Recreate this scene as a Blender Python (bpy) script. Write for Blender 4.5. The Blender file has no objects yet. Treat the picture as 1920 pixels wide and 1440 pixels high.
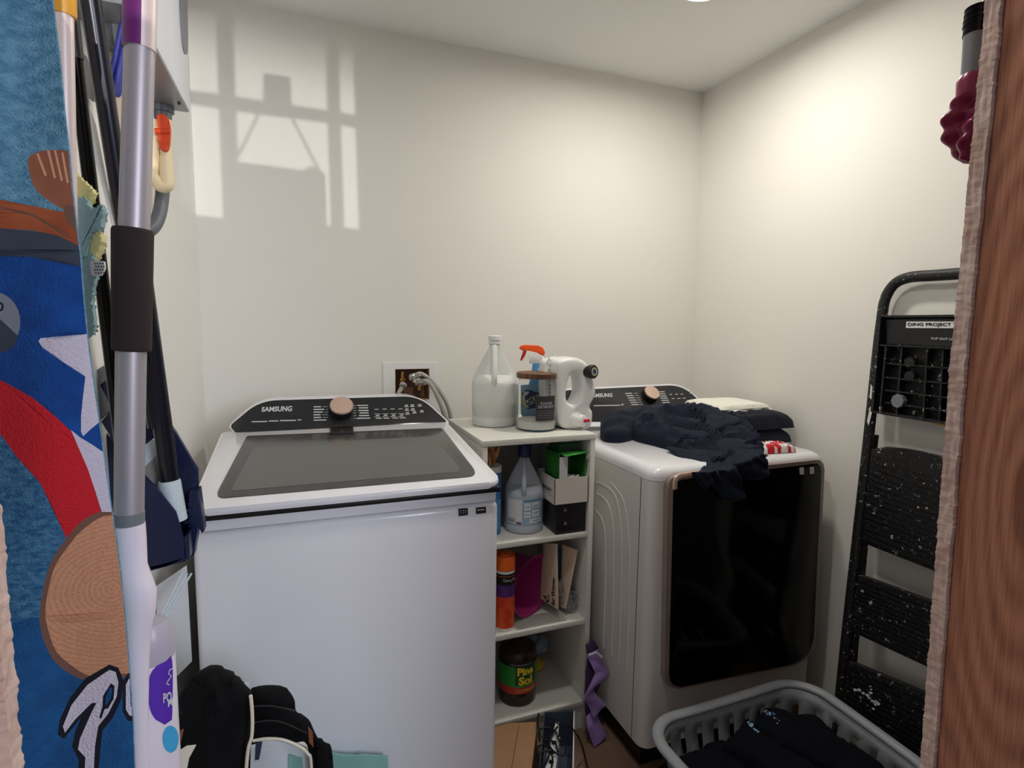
import bpy, bmesh, math, random
from mathutils import Vector, Matrix, noise, geometry
random.seed(7)
S = bpy.context.scene
COL = S.collection
# ---------------------------------------------------------------- camera
F, CX, CY, EYE = 1046.0, 960.0, 720.0, 1.40
def _v(x, y): return Vector((x-CX, -(y-CY), -F)).normalized()
_X = _v(3696, 643); _Y = _v(557, 602)
_X = (_X - _Y*_X.dot(_Y)).normalized(); _Z = _X.cross(_Y)
ROT = Matrix((_X, _Y, _Z))
CAMP = Vector((0, 0, EYE))
cd = bpy.data.cameras.new('camera'); cam = bpy.data.objects.new('camera', cd); COL.objects.link(cam)
cd.sensor_width = 36; cd.lens = 36*F/1920; cd.clip_start = 0.02
cam.matrix_world = Matrix.Translation(CAMP) @ ROT.to_4x4()
S.camera = cam
FWD = -(ROT @ Vector((0, 0, 1)))
def ray(x, y): return ROT @ Vector((x-CX, -(y-CY), -F))
def at(x, y, X=None, Y=None, Z=None):
    d = ray(x, y)
    if Y is not None: return CAMP + d*(Y/d.y)
    if X is not None: return CAMP + d*(X/d.x)
    return CAMP + d*((Z-EYE)/d.z)
def depth(p): return (Vector(p)-CAMP).dot(FWD)
def mpp(p): return depth(p)/F
# ---------------------------------------------------------------- view, world, lights
S.view_settings.view_transform = 'Standard'; S.view_settings.look = 'None'
S.view_settings.gamma = 1; S.view_settings.exposure = 0.14
S.view_settings.use_curve_mapping = False
w = bpy.data.worlds.new('world'); S.world = w; w.use_nodes = True
w.node_tree.nodes['Background'].inputs[0].default_value = (0.80, 0.86, 1.0, 1)
w.node_tree.nodes['Background'].inputs[1].default_value = 0.27
def lamp(name, kind, loc, to, power, color, size=.1, size_y=None, spot=None, blend=.2):
    l = bpy.data.lights.new(name, kind); l.energy = power; l.color = color
    if kind == 'AREA':
        l.shape = 'RECTANGLE' if size_y else 'DISK'; l.size = size
        if size_y: l.size_y = size_y
    else: l.shadow_soft_size = size
    if spot: l.spot_size = spot; l.spot_blend = blend
    o = bpy.data.objects.new(name, l); COL.objects.link(o); o.location = loc
    o.rotation_euler = (Vector(to)-Vector(loc)).to_track_quat('-Z', 'Y').to_euler()
    return o
LED = at(1322, -25, Z=2.425)
lamp('fill_lamp', 'AREA', (.45, .95, 2.425), (.45, .95, 0), 4.6, (1.0, 0.965, 0.90), .13)  # added fill lamp without a fixture, spreads the room light more evenly
lamp('assumed_daylight', 'AREA', (1.45, -2.3, 1.8), (0.1, 0.8, 1.0), 62.0, (0.80, 0.86, 1.0), 1.3, 1.3)  # assumed daylight, an added area lamp behind the viewer with no window built
lamp('patch_spot', 'SPOT', (1.2, -8.0, 1.30), (0.0, 2.15, 2.02), 1150.0, (1.0, 0.98, 0.93), .012, spot=math.radians(6.5), blend=.35)  # added spot far behind the viewer, throws the light patch on the wall
# ---------------------------------------------------------------- materials
def mat(name, c, rough=.5, metal=0., spec=.5, trans=0., alpha=1., emit=None, es=1., bump=0., bscale=50., c2=None, nscale=8., coat=0., sheen=0., ior=1.45, sss=0., stretch=None, lo=.4, hi=.6, detail=4.):
    m = bpy.data.materials.new(name); m.use_nodes = True; n = m.node_tree.nodes; k = m.node_tree.links
    b = n['Principled BSDF']
    def col(v): return (v[0], v[1], v[2], 1)
    b.inputs['Base Color'].default_value = col(c); b.inputs['Roughness'].default_value = rough
    b.inputs['Metallic'].default_value = metal; b.inputs['Specular IOR Level'].default_value = spec
    b.inputs['Transmission Weight'].default_value = trans; b.inputs['Alpha'].default_value = alpha
    b.inputs['Coat Weight'].default_value = coat; b.inputs['Sheen Weight'].default_value = sheen
    b.inputs['IOR'].default_value = ior
    if emit: b.inputs['Emission Color'].default_value = col(emit); b.inputs['Emission Strength'].default_value = es
    if bump or c2:
        tc = n.new('ShaderNodeTexCoord'); mp = n.new('ShaderNodeMapping'); k.new(tc.outputs['Object'], mp.inputs[0])
        if stretch: mp.inputs['Scale'].default_value = stretch
    if c2:
        t = n.new('ShaderNodeTexNoise'); t.inputs['Scale'].default_value = nscale; t.inputs['Detail'].default_value = detail
        r = n.new('ShaderNodeValToRGB'); r.color_ramp.elements[0].position = lo; r.color_ramp.elements[1].position = hi
        r.color_ramp.elements[0].color = col(c); r.color_ramp.elements[1].color = col(c2)
        k.new(mp.outputs[0], t.inputs['Vector']); k.new(t.outputs['Fac'], r.inputs[0]); k.new(r.outputs[0], b.inputs['Base Color'])
    if bump:
        t = n.new('ShaderNodeTexNoise'); t.inputs['Scale'].default_value = bscale; t.inputs['Detail'].default_value = 3
        u = n.new('ShaderNodeBump'); u.inputs['Strength'].default_value = bump; u.inputs['Distance'].default_value = .002
        k.new(mp.outputs[0], t.inputs['Vector']); k.new(t.outputs['Fac'], u.inputs['Height']); k.new(u.outputs[0], b.inputs['Normal'])
    return m
def s2l(*c): return tuple((v/255/12.92 if v/255 <= .04045 else ((v/255+.055)/1.055)**2.4) for v in c)
M = {}
def mm(key, rgb, **k): M[key] = mat(key, s2l(*rgb), **k); return M[key]
mm('wall_paint', (237, 234, 227), rough=.75, bump=.08, bscale=120)
mm('ceiling_paint', (243, 243, 241), rough=.85, bump=.1, bscale=90)
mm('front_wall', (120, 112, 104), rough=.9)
mm('appliance_white', (232, 231, 236), rough=.22, coat=.3)
mm('appliance_side', (214, 210, 206), rough=.25)
mm('white_plastic', (238, 238, 236), rough=.3)
mm('white_matte', (232, 230, 224), rough=.6)
mm('label_white', (225, 226, 228), rough=.5)
mm('laminate', (226, 224, 216), rough=.35)
mm('gasket', (12, 12, 13), rough=.5)
mm('lid_glass', (66, 67, 66), rough=.16, spec=.5)
mm('console_black', (38, 39, 42), rough=.16)
mm('rose_gold', (226, 196, 180), rough=.3, metal=.65)
mm('black_plastic', (20, 20, 22), rough=.4)
mm('black_gloss', (2, 2, 3), rough=.12, spec=.25)
mm('print_white', (205, 206, 208), rough=.5)
mm('print_dark', (40, 42, 55), rough=.6)
mm('print_black', (14, 14, 16), rough=.6)
mm('door_trim', (150, 134, 126), rough=.3, metal=.3)
mm('steel', (190, 188, 184), rough=.25, metal=1.)
mm('brushed_pole', (182, 174, 178), rough=.42, metal=.45)
mm('braid', (185, 183, 178), rough=.35, metal=.9, bump=1., bscale=900)
mm('brass', (190, 150, 90), rough=.3, metal=1.)
mm('rough_cavity', (150, 112, 92), rough=.9)
mm('clear_plastic', (240, 244, 245), rough=.12, trans=.93, ior=1.2)
mm('milky_plastic', (250, 251, 248), rough=.4, trans=.35, ior=1.2)
mm('milky_liquid', (222, 228, 208), rough=.3, trans=.2)
mm('glass', (250, 252, 252), rough=.02, trans=1., ior=1.15)
mm('walnut', (92, 62, 44), rough=.5, c2=s2l(120, 84, 60), nscale=14, stretch=(1, 8, 1))
mm('powder', (232, 230, 224), rough=.95, bump=.6, bscale=200)
mm('spray_blue', (96, 170, 226), rough=.25, trans=.25)
mm('label_blue', (150, 190, 220), rough=.45)
mm('label_navy', (52, 62, 112), rough=.45)
mm('label_yellow', (222, 216, 80), rough=.45)
mm('trigger_orange', (252, 92, 34), rough=.35)
mm('trigger_red', (226, 56, 44), rough=.35)
mm('slate_label', (52, 52, 54), rough=.7)
mm('cap_black', (22, 22, 24), rough=.45)
mm('cap_grey', (170, 170, 150), rough=.5)
mm('cap_blue', (40, 44, 100), rough=.4)
mm('button_red', (206, 40, 60), rough=.4)
mm('jug_grey', (196, 204, 216), rough=.35, trans=.12)
mm('tub_blue', (58, 126, 200), rough=.4)
mm('clothespin', (190, 124, 76), rough=.7, c2=s2l(222, 168, 110), nscale=30)
mm('box_green', (74, 168, 62), rough=.45, c2=s2l(40, 110, 50), nscale=14)
mm('box_dark_green', (30, 74, 40), rough=.5)
mm('kraft', (188, 146, 108), rough=.85, c2=s2l(176, 134, 98), nscale=5)
mm('kraft_light', (222, 200, 176), rough=.8)
mm('box_white', (228, 220, 212), rough=.6)
mm('box_black', (26, 26, 28), rough=.35)
mm('orange', (240, 108, 30), rough=.35)
mm('label_orange', (236, 88, 40), rough=.4, c2=s2l(214, 66, 30), nscale=40)
mm('label_purple', (84, 44, 120), rough=.4)
mm('magenta', (186, 52, 128), rough=.3, trans=.15)
mm('teal_bag', (40, 130, 160), rough=.4)
mm('scour_grey', (120, 116, 112), rough=.9, c2=s2l(170, 165, 160), nscale=120, bump=1, bscale=300)
mm('pine_dark', (62, 40, 28), rough=.2, trans=.3)
mm('pine_green', (40, 150, 60), rough=.4)
mm('pine_red', (190, 50, 50), rough=.4)
mm('pine_yellow', (240, 214, 60), rough=.4)
mm('rag_blue', (140, 156, 170), rough=.9)
mm('sponge', (216, 178, 70), rough=.9, bump=1, bscale=200)
mm('pet', (248, 250, 250), rough=.1, trans=.97, ior=1.08)
mm('lid_inner', (80, 82, 80), rough=.16)
mm('strap_purple', (164, 134, 196), rough=.7)
mm('strap_dark', (70, 46, 84), rough=.8)
mm('navy_cloth', (20, 27, 44), rough=.85, spec=.25, sheen=.05, bump=.3, bscale=500)
mm('navy_fleece', (18, 20, 36), rough=.95, spec=.2, sheen=.1, bump=.6, bscale=260)
mm('black_cloth', (14, 14, 16), rough=.9, spec=.2, bump=.3, bscale=400)
mm('basket_cloth', (11, 13, 21), rough=.95, spec=.15, bump=.3, bscale=400)
mm('white_cloth', (236, 234, 222), rough=.95, bump=.5, bscale=300)
mm('red_cloth', (204, 34, 48), rough=.8)
mm('basket_grey', (150, 153, 158), rough=.4)
mm('logo_blue', (130, 168, 206), rough=.6)
mm('piping', (226, 218, 200), rough=.7)
mm('leather', (130, 78, 54), rough=.6)
mm('foam_grip', (46, 34, 32), rough=.85)
mm('purple_grip', (110, 34, 112), rough=.4)
mm('pole_pink', (228, 208, 204), rough=.4, metal=.2)
mm('mop_white', (238, 228, 238), rough=.3)
mm('bottle_clear', (206, 200, 214), rough=.3, trans=.3)
mm('power_purple', (92, 48, 176), rough=.4)
mm('drop_blue', (70, 170, 220), rough=.4)
mm('navy_plastic', (20, 30, 66), rough=.35)
mm('handle_black', (22, 22, 34), rough=.25)
mm('grey_clip', (120, 122, 124), rough=.5)
mm('bristle', (150, 148, 146), rough=.9)
mm('brush_pale', (196, 208, 216), rough=.5)
mm('cap_amber', (224, 160, 50), rough=.4)
mm('heater_white', (232, 234, 238), rough=.4)
mm('heater_metal', (160, 162, 166), rough=.4, metal=.5)
mm('cpvc', (236, 216, 176), rough=.4)
mm('valve_orange', (216, 72, 34), rough=.4)
mm('conduit', (98, 100, 106), rough=.4)
mm('cord_blue', (52, 58, 140), rough=.5)
mm('duster_yellow', (228, 220, 156), rough=.95, bump=1., bscale=200)
mm('duster_teal', (146, 178, 184), rough=.95, bump=1., bscale=200)
mm('teal_plastic', (170, 222, 214), rough=.2, trans=.45)
mm('cable', (14, 14, 15), rough=.5)
mm('burgundy', (124, 26, 66), rough=.3)
mm('tube_grey', (122, 124, 128), rough=.45)
mm('ladder_yellow', (222, 160, 50), rough=.5)
mm('drywall_edge', (222, 196, 182), rough=.95, bump=.5, bscale=160, c2=s2l(206, 174, 158), nscale=20)
mm('drywall_paper', (186, 160, 140), rough=.95)
mm('slate_board', (66, 76, 92), rough=.6)
# ladder black with paint spatter
m = mat('spattered_black', s2l(22, 22, 24), rough=.5); M['spattered_black'] = m
n = m.node_tree.nodes; k = m.node_tree.links; b = n['Principled BSDF']
tc = n.new('ShaderNodeTexCoord'); cr = None
def spat(scale, lo, hi):
    t = n.new('ShaderNodeTexNoise'); t.inputs['Scale'].default_value = scale; t.inputs['Detail'].default_value = 5; t.inputs['Roughness'].default_value = .62
    k.new(tc.outputs['Object'], t.inputs['Vector'])
    r = n.new('ShaderNodeMapRange'); r.inputs[1].default_value = lo; r.inputs[2].default_value = hi; k.new(t.outputs['Fac'], r.inputs[0]); return r
r1 = spat(60, .635, .665); r2 = spat(190, .655, .69)
mx = n.new('ShaderNodeMath'); mx.operation = 'MAXIMUM'; k.new(r1.outputs[0], mx.inputs[0]); k.new(r2.outputs[0], mx.inputs[1])
mc = n.new('ShaderNodeMix'); mc.data_type = 'RGBA'; mc.inputs['A'].default_value = (*s2l(22, 22, 24), 1); mc.inputs['B'].default_value = (*s2l(200, 198, 190), 1)
k.new(mx.outputs[0], mc.inputs['Factor']); k.new(mc.outputs['Result'], b.inputs['Base Color'])
# stud wood: growth rings stretched along z
def wood(name, c1, c2, scale, stretch, dist=2.2, knot=None):
    m = mat(name, c1, rough=.65); n = m.node_tree.nodes; k = m.node_tree.links; b = n['Principled BSDF']
    tc = n.new('ShaderNodeTexCoord'); mp = n.new('ShaderNodeMapping'); mp.inputs['Scale'].default_value = stretch
    wv = n.new('ShaderNodeTexWave'); wv.inputs['Scale'].default_value = scale; wv.inputs['Distortion'].default_value = dist
    wv.inputs['Detail'].default_value = 3; wv.inputs['Detail Scale'].default_value = .8; wv.bands_direction = 'Y'
    ns = n.new('ShaderNodeTexNoise'); ns.inputs['Scale'].default_value = 40
    r = n.new('ShaderNodeValToRGB'); r.color_ramp.elements[0].color = (*c1, 1); r.color_ramp.elements[1].color = (*c2, 1)
    k.new(tc.outputs['Object'], mp.inputs[0]); k.new(mp.outputs[0], wv.inputs[0]); k.new(wv.outputs['Fac'], r.inputs[0])
    mx = n.new('ShaderNodeMix'); mx.data_type = 'RGBA'; mx.blend_type = 'MULTIPLY'; mx.inputs['Factor'].default_value = .25
    k.new(mp.outputs[0], ns.inputs['Vector']); k.new(r.outputs[0], mx.inputs['A']); k.new(ns.outputs['Color'], mx.inputs['B'])
    k.new(mx.outputs['Result'], b.inputs['Base Color']); M[name] = m; return m
m = mat('stud_wood', s2l(170, 108, 80), rough=.6); M['stud_wood'] = m; n = m.node_tree.nodes; k = m.node_tree.links; b = n['Principled BSDF']
tc = n.new('ShaderNodeTexCoord'); sp = n.new('ShaderNodeSeparateXYZ'); k.new(tc.outputs['Object'], sp.inputs[0])
def mth(op, a, c, clamp=False):
    q = n.new('ShaderNodeMath'); q.operation = op; q.use_clamp = clamp
    for i, v in enumerate((a, c)):
        if isinstance(v, (int, float)): q.inputs[i].default_value = v
        else: k.new(v, q.inputs[i])
    return q.outputs[0]
# the grain runs up the stud and bends round a knot (ring field centred at y=.312, z=1.235)
dyk = mth('MULTIPLY', mth('SUBTRACT', sp.outputs[1], .318), 1.0); dzk = mth('MULTIPLY', mth('SUBTRACT', sp.outputs[2], 1.235), .22)
rad = mth('SQRT', mth('ADD', mth('MULTIPLY', dyk, dyk), mth('MULTIPLY', dzk, dzk)), 0)
lowf = n.new('ShaderNodeTexNoise'); lowf.inputs['Scale'].default_value = 6; mp = n.new('ShaderNodeMapping'); mp.inputs['Scale'].default_value = (1, 2, .5); k.new(tc.outputs['Object'], mp.inputs[0]); k.new(mp.outputs[0], lowf.inputs['Vector'])
ph = mth('ADD', mth('MULTIPLY', rad, 480), mth('MULTIPLY', lowf.outputs['Fac'], 16)); sn = mth('ADD', mth('MULTIPLY', mth('SINE', ph, 0), .5), .5)
fine = n.new('ShaderNodeTexNoise'); fine.inputs['Scale'].default_value = 30; fine.inputs['Detail'].default_value = 5; mp2 = n.new('ShaderNodeMapping'); mp2.inputs['Scale'].default_value = (1, 14, .5); k.new(tc.outputs['Object'], mp2.inputs[0]); k.new(mp2.outputs[0], fine.inputs['Vector'])
tt = mth('ADD', mth('MULTIPLY', sn, .28), mth('MULTIPLY', fine.outputs['Fac'], .95)); kn = mth('MULTIPLY', mth('SUBTRACT', .012, rad), 60, True)
r = n.new('ShaderNodeValToRGB'); r.color_ramp.elements[0].position = .25; r.color_ramp.elements[1].position = .85; r.color_ramp.elements[0].color = (*s2l(140, 84, 60), 1); r.color_ramp.elements[1].color = (*s2l(196, 134, 102), 1)
k.new(mth('SUBTRACT', tt, kn), r.inputs[0]); k.new(r.outputs[0], b.inputs['Base Color'])
wood('floor_wood', s2l(120, 92, 72), s2l(150, 120, 96), 6, (1, .12, 1), 3.0)
wood('slice_rings', s2l(205, 150, 110), s2l(222, 170, 130), 10, (1, 1, 1))
# ---------------------------------------------------------------- mesh helpers
class B:
    """a bmesh with material slots"""
    def __init__(s): s.b = bmesh.new(); s.mi = 0; s.mats = []
    def use(s, key):
        if key not in s.mats: s.mats.append(key)
        s.mi = s.mats.index(key); return s
    def face(s, vs):
        try: f = s.b.faces.new(vs); f.material_index = s.mi; return f
        except ValueError: return None
    def v(s, p): return s.b.verts.new(p)
    def box(s, x0, x1, y0, y1, z0, z1, bev=0, seg=2, xf=None):
        g = bmesh.ops.create_cube(s.b, size=1); vs = g['verts']
        for q in vs: q.co = Vector(((x0+x1)/2+q.co.x*(x1-x0), (y0+y1)/2+q.co.y*(y1-y0), (z0+z1)/2+q.co.z*(z1-z0)))
        fs = list({f for q in vs for f in q.link_faces}); es = list({e for q in vs for e in q.link_edges})
        if bev:
            r = bmesh.ops.bevel(s.b, geom=es, offset=bev, segments=seg, affect='EDGES', profile=.5)
            fs = list({f for f in r['faces']} | {f for q in r['verts'] for f in q.link_faces}); vs = list({q for f in fs for q in f.verts})
        for f in fs: f.material_index = s.mi
        if xf is not None:
            for q in vs: q.co = xf @ q.co
        return s
    def prism(s, pts, ext, cap=True, bev=0):
        """extrude a polygon (list of Vectors) by vector ext"""
        a = [s.v(p) for p in pts]; c = [s.v(Vector(p)+ext) for p in pts]; n = len(pts)
        fs = [s.face(a[::-1]), s.face(c)] if cap else []
        for i in range(n): fs.append(s.face([a[i], a[(i+1) % n], c[(i+1) % n], c[i]]))
        if bev:
            es = [e for f in fs[:2] if f for e in f.edges]
            r = bmesh.ops.bevel(s.b, geom=es, offset=bev, segments=2, affect='EDGES', profile=.5)
            for f in r['faces']: f.material_index = s.mi
        return s
    def lathe(s, prof, c=(0, 0, 0), seg=40, axis=(0, 0, 1), squash=None, ang=0, caps=True):
        c = Vector(c); q = Vector((0, 0, 1)).rotation_difference(Vector(axis)); rings = []
        for r, h in prof:
            ring = []
            for i in range(seg):
                t = 2*math.pi*i/seg+ang; x, y = r*math.cos(t), r*math.sin(t)
                if squash: x *= squash[0]; y *= squash[1]
                ring.append(s.v(c+q @ Vector((x, y, h))))
            rings.append(ring)
        for a, b2 in zip(rings, rings[1:]):
            for i in range(seg): s.face([a[i], a[(i+1) % seg], b2[(i+1) % seg], b2[i]])
        if caps:
            if prof[0][0] > 1e-6: s.face(rings[0][::-1])
            if prof[-1][0] > 1e-6: s.face(rings[-1])
        return s
    def tube(s, path, r, seg=12, closed=False, flat=None):
        """r a number or list; flat=(a,b) scales the section"""
        P = [Vector(p) for p in path]; n = len(P); rings = []; up = None
        for i, p in enumerate(P):
            t = (P[(i+1) % n]-P[i-1]) if closed else (P[min(i+1, n-1)]-P[max(i-1, 0)])
            t = t.normalized() if t.length > 1e-9 else Vector((0, 0, 1))
            if up is None: up = t.orthogonal().normalized() if flat is None or len(flat) < 3 else Vector(flat[2])
            up = (up - t*up.dot(t)); up = up.normalized() if up.length > 1e-6 else t.orthogonal().normalized()
            bn = t.cross(up); rr = r[i] if isinstance(r, (list, tuple)) else r
            fa, fb = (flat[0], flat[1]) if flat else (1, 1)
            rings.append([s.v(p+(up*math.cos(2*math.pi*j/seg)*fa+bn*math.sin(2*math.pi*j/seg)*fb)*rr) for j in range(seg)])
        m = n if closed else n-1
        for i in range(m):
            a, b2 = rings[i], rings[(i+1) % n]
            for j in range(seg): s.face([a[j], a[(j+1) % seg], b2[(j+1) % seg], b2[j]])
        if not closed: s.face(rings[0][::-1]); s.face(rings[-1])
        return s
    def grid(s, fn, nu, nv, closed_u=False):
        R = [[s.v(fn(i/(nu-(0 if closed_u else 1)), j/(nv-1))) for i in range(nu)] for j in range(nv)]
        for j in range(nv-1):
            for i in range(nu if closed_u else nu-1):
                s.face([R[j][i], R[j][(i+1) % nu], R[j+1][(i+1) % nu], R[j+1][i]])
        return R
    def sphere(s, c, r, sc=(1, 1, 1), seg=20):
        g = bmesh.ops.create_uvsphere(s.b, u_segments=seg, v_segments=seg//2+2, radius=r)
        for q in g['verts']: q.co = Vector((q.co.x*sc[0], q.co.y*sc[1], q.co.z*sc[2]))+Vector(c)
        for f in {f for q in g['verts'] for f in q.link_faces}: f.material_index = s.mi
        return s
def bez(pts, n=12):
    """Catmull-Rom through the points"""
    P = [Vector(p) for p in pts]; out = []
    for i in range(len(P)-1):
        p0 = P[max(i-1, 0)]; p1 = P[i]; p2 = P[i+1]; p3 = P[min(i+2, len(P)-1)]
        for k_ in range(n):
            t = k_/n; out.append(.5*((2*p1)+(p2-p0)*t+(2*p0-5*p1+4*p2-p3)*t*t+(-p0+3*p1-3*p2+p3)*t**3))
    return out+[P[-1]]
def obj(name, b, key=None, parent=None, smooth=True, sub=0, solid=0, angle=40, recalc=True):
    if key and not b.mats: b.mats = [key]
    if recalc: bmesh.ops.recalc_face_normals(b.b, faces=b.b.faces[:])
    me = bpy.data.meshes.new(name); b.b.to_mesh(me); b.b.free()
    for k_ in b.mats: me.materials.append(M[k_])
    o = bpy.data.objects.new(name, me); COL.objects.link(o)
    if smooth:
        for p in me.polygons: p.use_smooth = True
        try: me.set_sharp_from_angle(angle=math.radians(angle))
        except Exception: pass
    if parent is not None:
        o.parent = parent; o.matrix_parent_inverse = Matrix.Translation(-parent.location)
    if solid: md = o.modifiers.new('t', 'SOLIDIFY'); md.thickness = solid; md.offset = 0
    if sub: md = o.modifiers.new('s', 'SUBSURF'); md.levels = md.render_levels = sub
    return o
def tag(o, label=None, cat=None, group=None, kind=None):
    if label: o['label'] = label
    if cat: o['category'] = cat
    if group: o['group'] = group
    if kind: o['kind'] = kind
    return o
def thing(name, label, cat, loc=(0, 0, 0), group=None):
    o = bpy.data.objects.new(name, None); COL.objects.link(o); o.location = loc; o.empty_display_size = .05
    return tag(o, label, cat, group)
def struct(name, b, key=None, **k): o = obj(name, b, key, **k); o['kind'] = 'structure'; return o
class Plane:
    def __init__(s, P, n, u=None):
        s.P = Vector(P); s.n = Vector(n).normalized()
        s.u = (Vector(u) if u is not None else Vector((0, 0, 1)).cross(s.n)).normalized(); s.v = s.n.cross(s.u)
    def px(s, x, y, off=0):
        d = ray(x, y); P = s.P+s.n*off; return CAMP+d*((P-CAMP).dot(s.n)/d.dot(s.n))
    def poly(s, b, pts, th=.0006, off=0.0, bev=0):
        return b.prism([s.px(x, y, off) for x, y in pts], s.n*th, bev=bev)
def rrect(x0, y0, x1, y1, r, n=5):
    out = []
    for cx, cy, a in ((x1-r, y1-r, 0), (x0+r, y1-r, 90), (x0+r, y0+r, 180), (x1-r, y0+r, 270)):
        for i in range(n+1): t = math.radians(a+90*i/n); out.append((cx+r*math.cos(t), cy+r*math.sin(t)))
    return out
def glyphs(s, bold=0.0, th=.0006, shear=0.):
    c = bpy.data.curves.new('t', 'FONT'); c.body = s; c.size = 1; c.offset = bold; c.extrude = 0; c.shear = shear; c.resolution_u = 3
    o = bpy.data.objects.new('t', c); COL.objects.link(o)
    bpy.context.view_layer.update()
    me = bpy.data.meshes.new_from_object(o); COL.objects.unlink(o); bpy.data.objects.remove(o)
    return me
def text(name, s, fn, key, parent, bold=0.0, shear=0., b=None):
    """fn maps normalised (u in 0..1 across the text, v in 0..1 up) to a world point; the glyph mesh is laid on that surface"""
    me = glyphs(s, bold, shear=shear)
    xs = [q.co.x for q in me.vertices]; ys = [q.co.y for q in me.vertices]
    x0, x1, y0, y1 = min(xs), max(xs), min(ys), max(ys)
    bb = b or B(); bb.use(key); vs = [bb.v(fn((q.co.x-x0)/(x1-x0), (q.co.y-y0)/(y1-y0))) for q in me.vertices]
    for p in me.polygons: bb.face([vs[i] for i in p.vertices])
    bpy.data.meshes.remove(me)
    if b: return None
    return obj(name, bb, None, parent, smooth=False, recalc=False)
def quadfn(plane, tl, tr, bl, br, off=.0012):
    a, b2, c, d = (plane.px(*p, off) for p in (tl, tr, bl, br))
    return lambda u, v: (a*(1-u)+b2*u)*v+(c*(1-u)+d*u)*(1-v)
def cylfn(c, r, a0, a1, z0, z1, off=.0008):
    """angles in degrees measured from the direction facing the camera, positive to the right"""
    c = Vector(c); d = (CAMP-c); base = math.atan2(d.y, d.x)
    def fn(u, v):
        t = base+math.radians(a0+(a1-a0)*u); return Vector((c.x+(r+off)*math.cos(t), c.y+(r+off)*math.sin(t), z0+(z1-z0)*v))
    return fn
def patch(b, fn, n=14, m=2): b.grid(fn, n, m); return b
def place(x, ybase, wpx, Z):
    """centre and radius of a round-footed thing seen wpx wide whose front foot touches Z at pixel (x, ybase)"""
    p = at(x, ybase, Z=Z); r = wpx/2*mpp(p); d = Vector((p.x, p.y, 0)).normalized()
    for _ in range(3): c = p+d*r; r = wpx/2*mpp(c)
    return Vector((c.x, c.y, Z)), r
def zat(x, y, c): return at(x, y, Y=c.y).z
# ================================================================ the room
XL, XR, YB, YF, ZC = -.303, 1.726, 2.15, .39, 2.44
b = B(); b.box(-3, 4, -3.5, 2.3, -.05, 0); fl = struct('floor', b, 'floor_wood', smooth=False)
b = B(); b.box(-1.2, 2.6, .29, 2.3, ZC, ZC+.05); struct('ceiling', b, 'ceiling_paint', smooth=False)
b = B(); b.box(XL-.1, XR+.1, YB, YB+.1, 0, ZC)
# cut the recess of the washer valve box by building the wall in strips round it
b = B(); ox0, ox1, oz0, oz1 = .345, .478, 1.10, 1.222
for a in ((XL-.1, ox0, 0, ZC), (ox1, XR+.1, 0, ZC), (ox0, ox1, 0, oz0), (ox0, ox1, oz1, ZC)): b.box(a[0], a[1], YB, YB+.1, a[2], a[3])
struct('wall_back', b, 'wall_paint', smooth=False)
b = B(); b.box(XL-.1, XL, .38, YB+.1, 0, ZC); struct('wall_left', b, 'wall_paint', smooth=False)
b = B(); b.box(XR, XR+.1, .38, YB+.1, 0, ZC); struct('wall_right', b, 'wall_paint', smooth=False)
# doorway wall: drywall sheet on the room side with torn edges, bare studs behind it
def jx(z): return .6600 + max(0, (1.35-z))*.035
def torn(sign, base):
    b = B().use('drywall_edge')
    def fn(u, v):
        z = v*2.2; y = .3800+.0135*u
        p = Vector((0, y*260, z*46)); q = Vector((3, y*90, z*150))
        e = noise.noise(p)*.0010+noise.noise(q)*.0010
        tear = (1-u)**3*(noise.noise(Vector((5, 1, z*30)))*.002+abs(noise.noise(Vector((9, 4, z*160))))*.0035)
        fray = u**4*(abs(noise.noise(Vector((2, 7, z*170))))*.003)
        return Vector((base(z)+sign*(e-tear*.3-fray*.5), y-tear*.9+fray*.5, z))
    def ext(u, v):
        k = u*10
        if k < .5: p = fn(0, v); return Vector((p.x+sign*.055, .3797, p.z))
        if k > 9.5: p = fn(1, v); return Vector((p.x+sign*.055, .3933, p.z))
        return fn((k-1)/8, v)
    b.grid(ext, 11, 900)
    return b
b = torn(1, jx).use('front_wall'); b.box(.712, 4, .3795, .3926, 0, 2.2); b.box(-.4, 3, .3795, .3926, 2.2, ZC)
b.use('front_wall').box(-3, -.178, .3795, .3926, 0, 2.2)
tb = torn(-1, lambda z: -.1612-max(0, 1.2-z)*.004)
for f in tb.b.faces: pass
struct('wall_front', b, smooth=False, recalc=False)
struct('trim_2', tb, smooth=False, recalc=False)
b = B(); R = .002
bp = [(jx(0)+.004, .292), (jx(0)+.042, .292), (jx(0)+.042, .3795), (jx(0)+.004, .3795)]
def stud(b, x0f, w_):
    zs = [0, .4, .8, 1.1, 1.35, 2.2]
    prev = None
    for z in zs:
        x = x0f(z); c = .002
        ring = [b.v((x+px_, py_, z)) for px_, py_ in ((c, .292), (0, .292+c), (0, .3795-c), (c, .3795), (w_, .3795), (w_, .292))]
        if prev:
            for i in range(6): b.face([prev[i], prev[(i+1) % 6], ring[(i+1) % 6], ring[i]])
        else: b.face(ring)
        prev = ring
    b.face(prev)
stud(b, lambda z: jx(z)+.0045, .038); struct('trim_1', b, 'stud_wood', smooth=False)
b = B(); stud(b, lambda z: -.2055, .038); struct('trim_3', b, 'stud_wood', smooth=False)
b = B(); b.box(-.25, .8, .292, .3795, 2.2, 2.29); struct('trim_4', b, 'stud_wood', smooth=False)
b = B(); b.box(-3, -.21, .285, .29, 0, 2.2); b.box(.75, 4, .285, .29, 0, 2.2); struct('wall_outer', b, 'front_wall', smooth=False)
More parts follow.
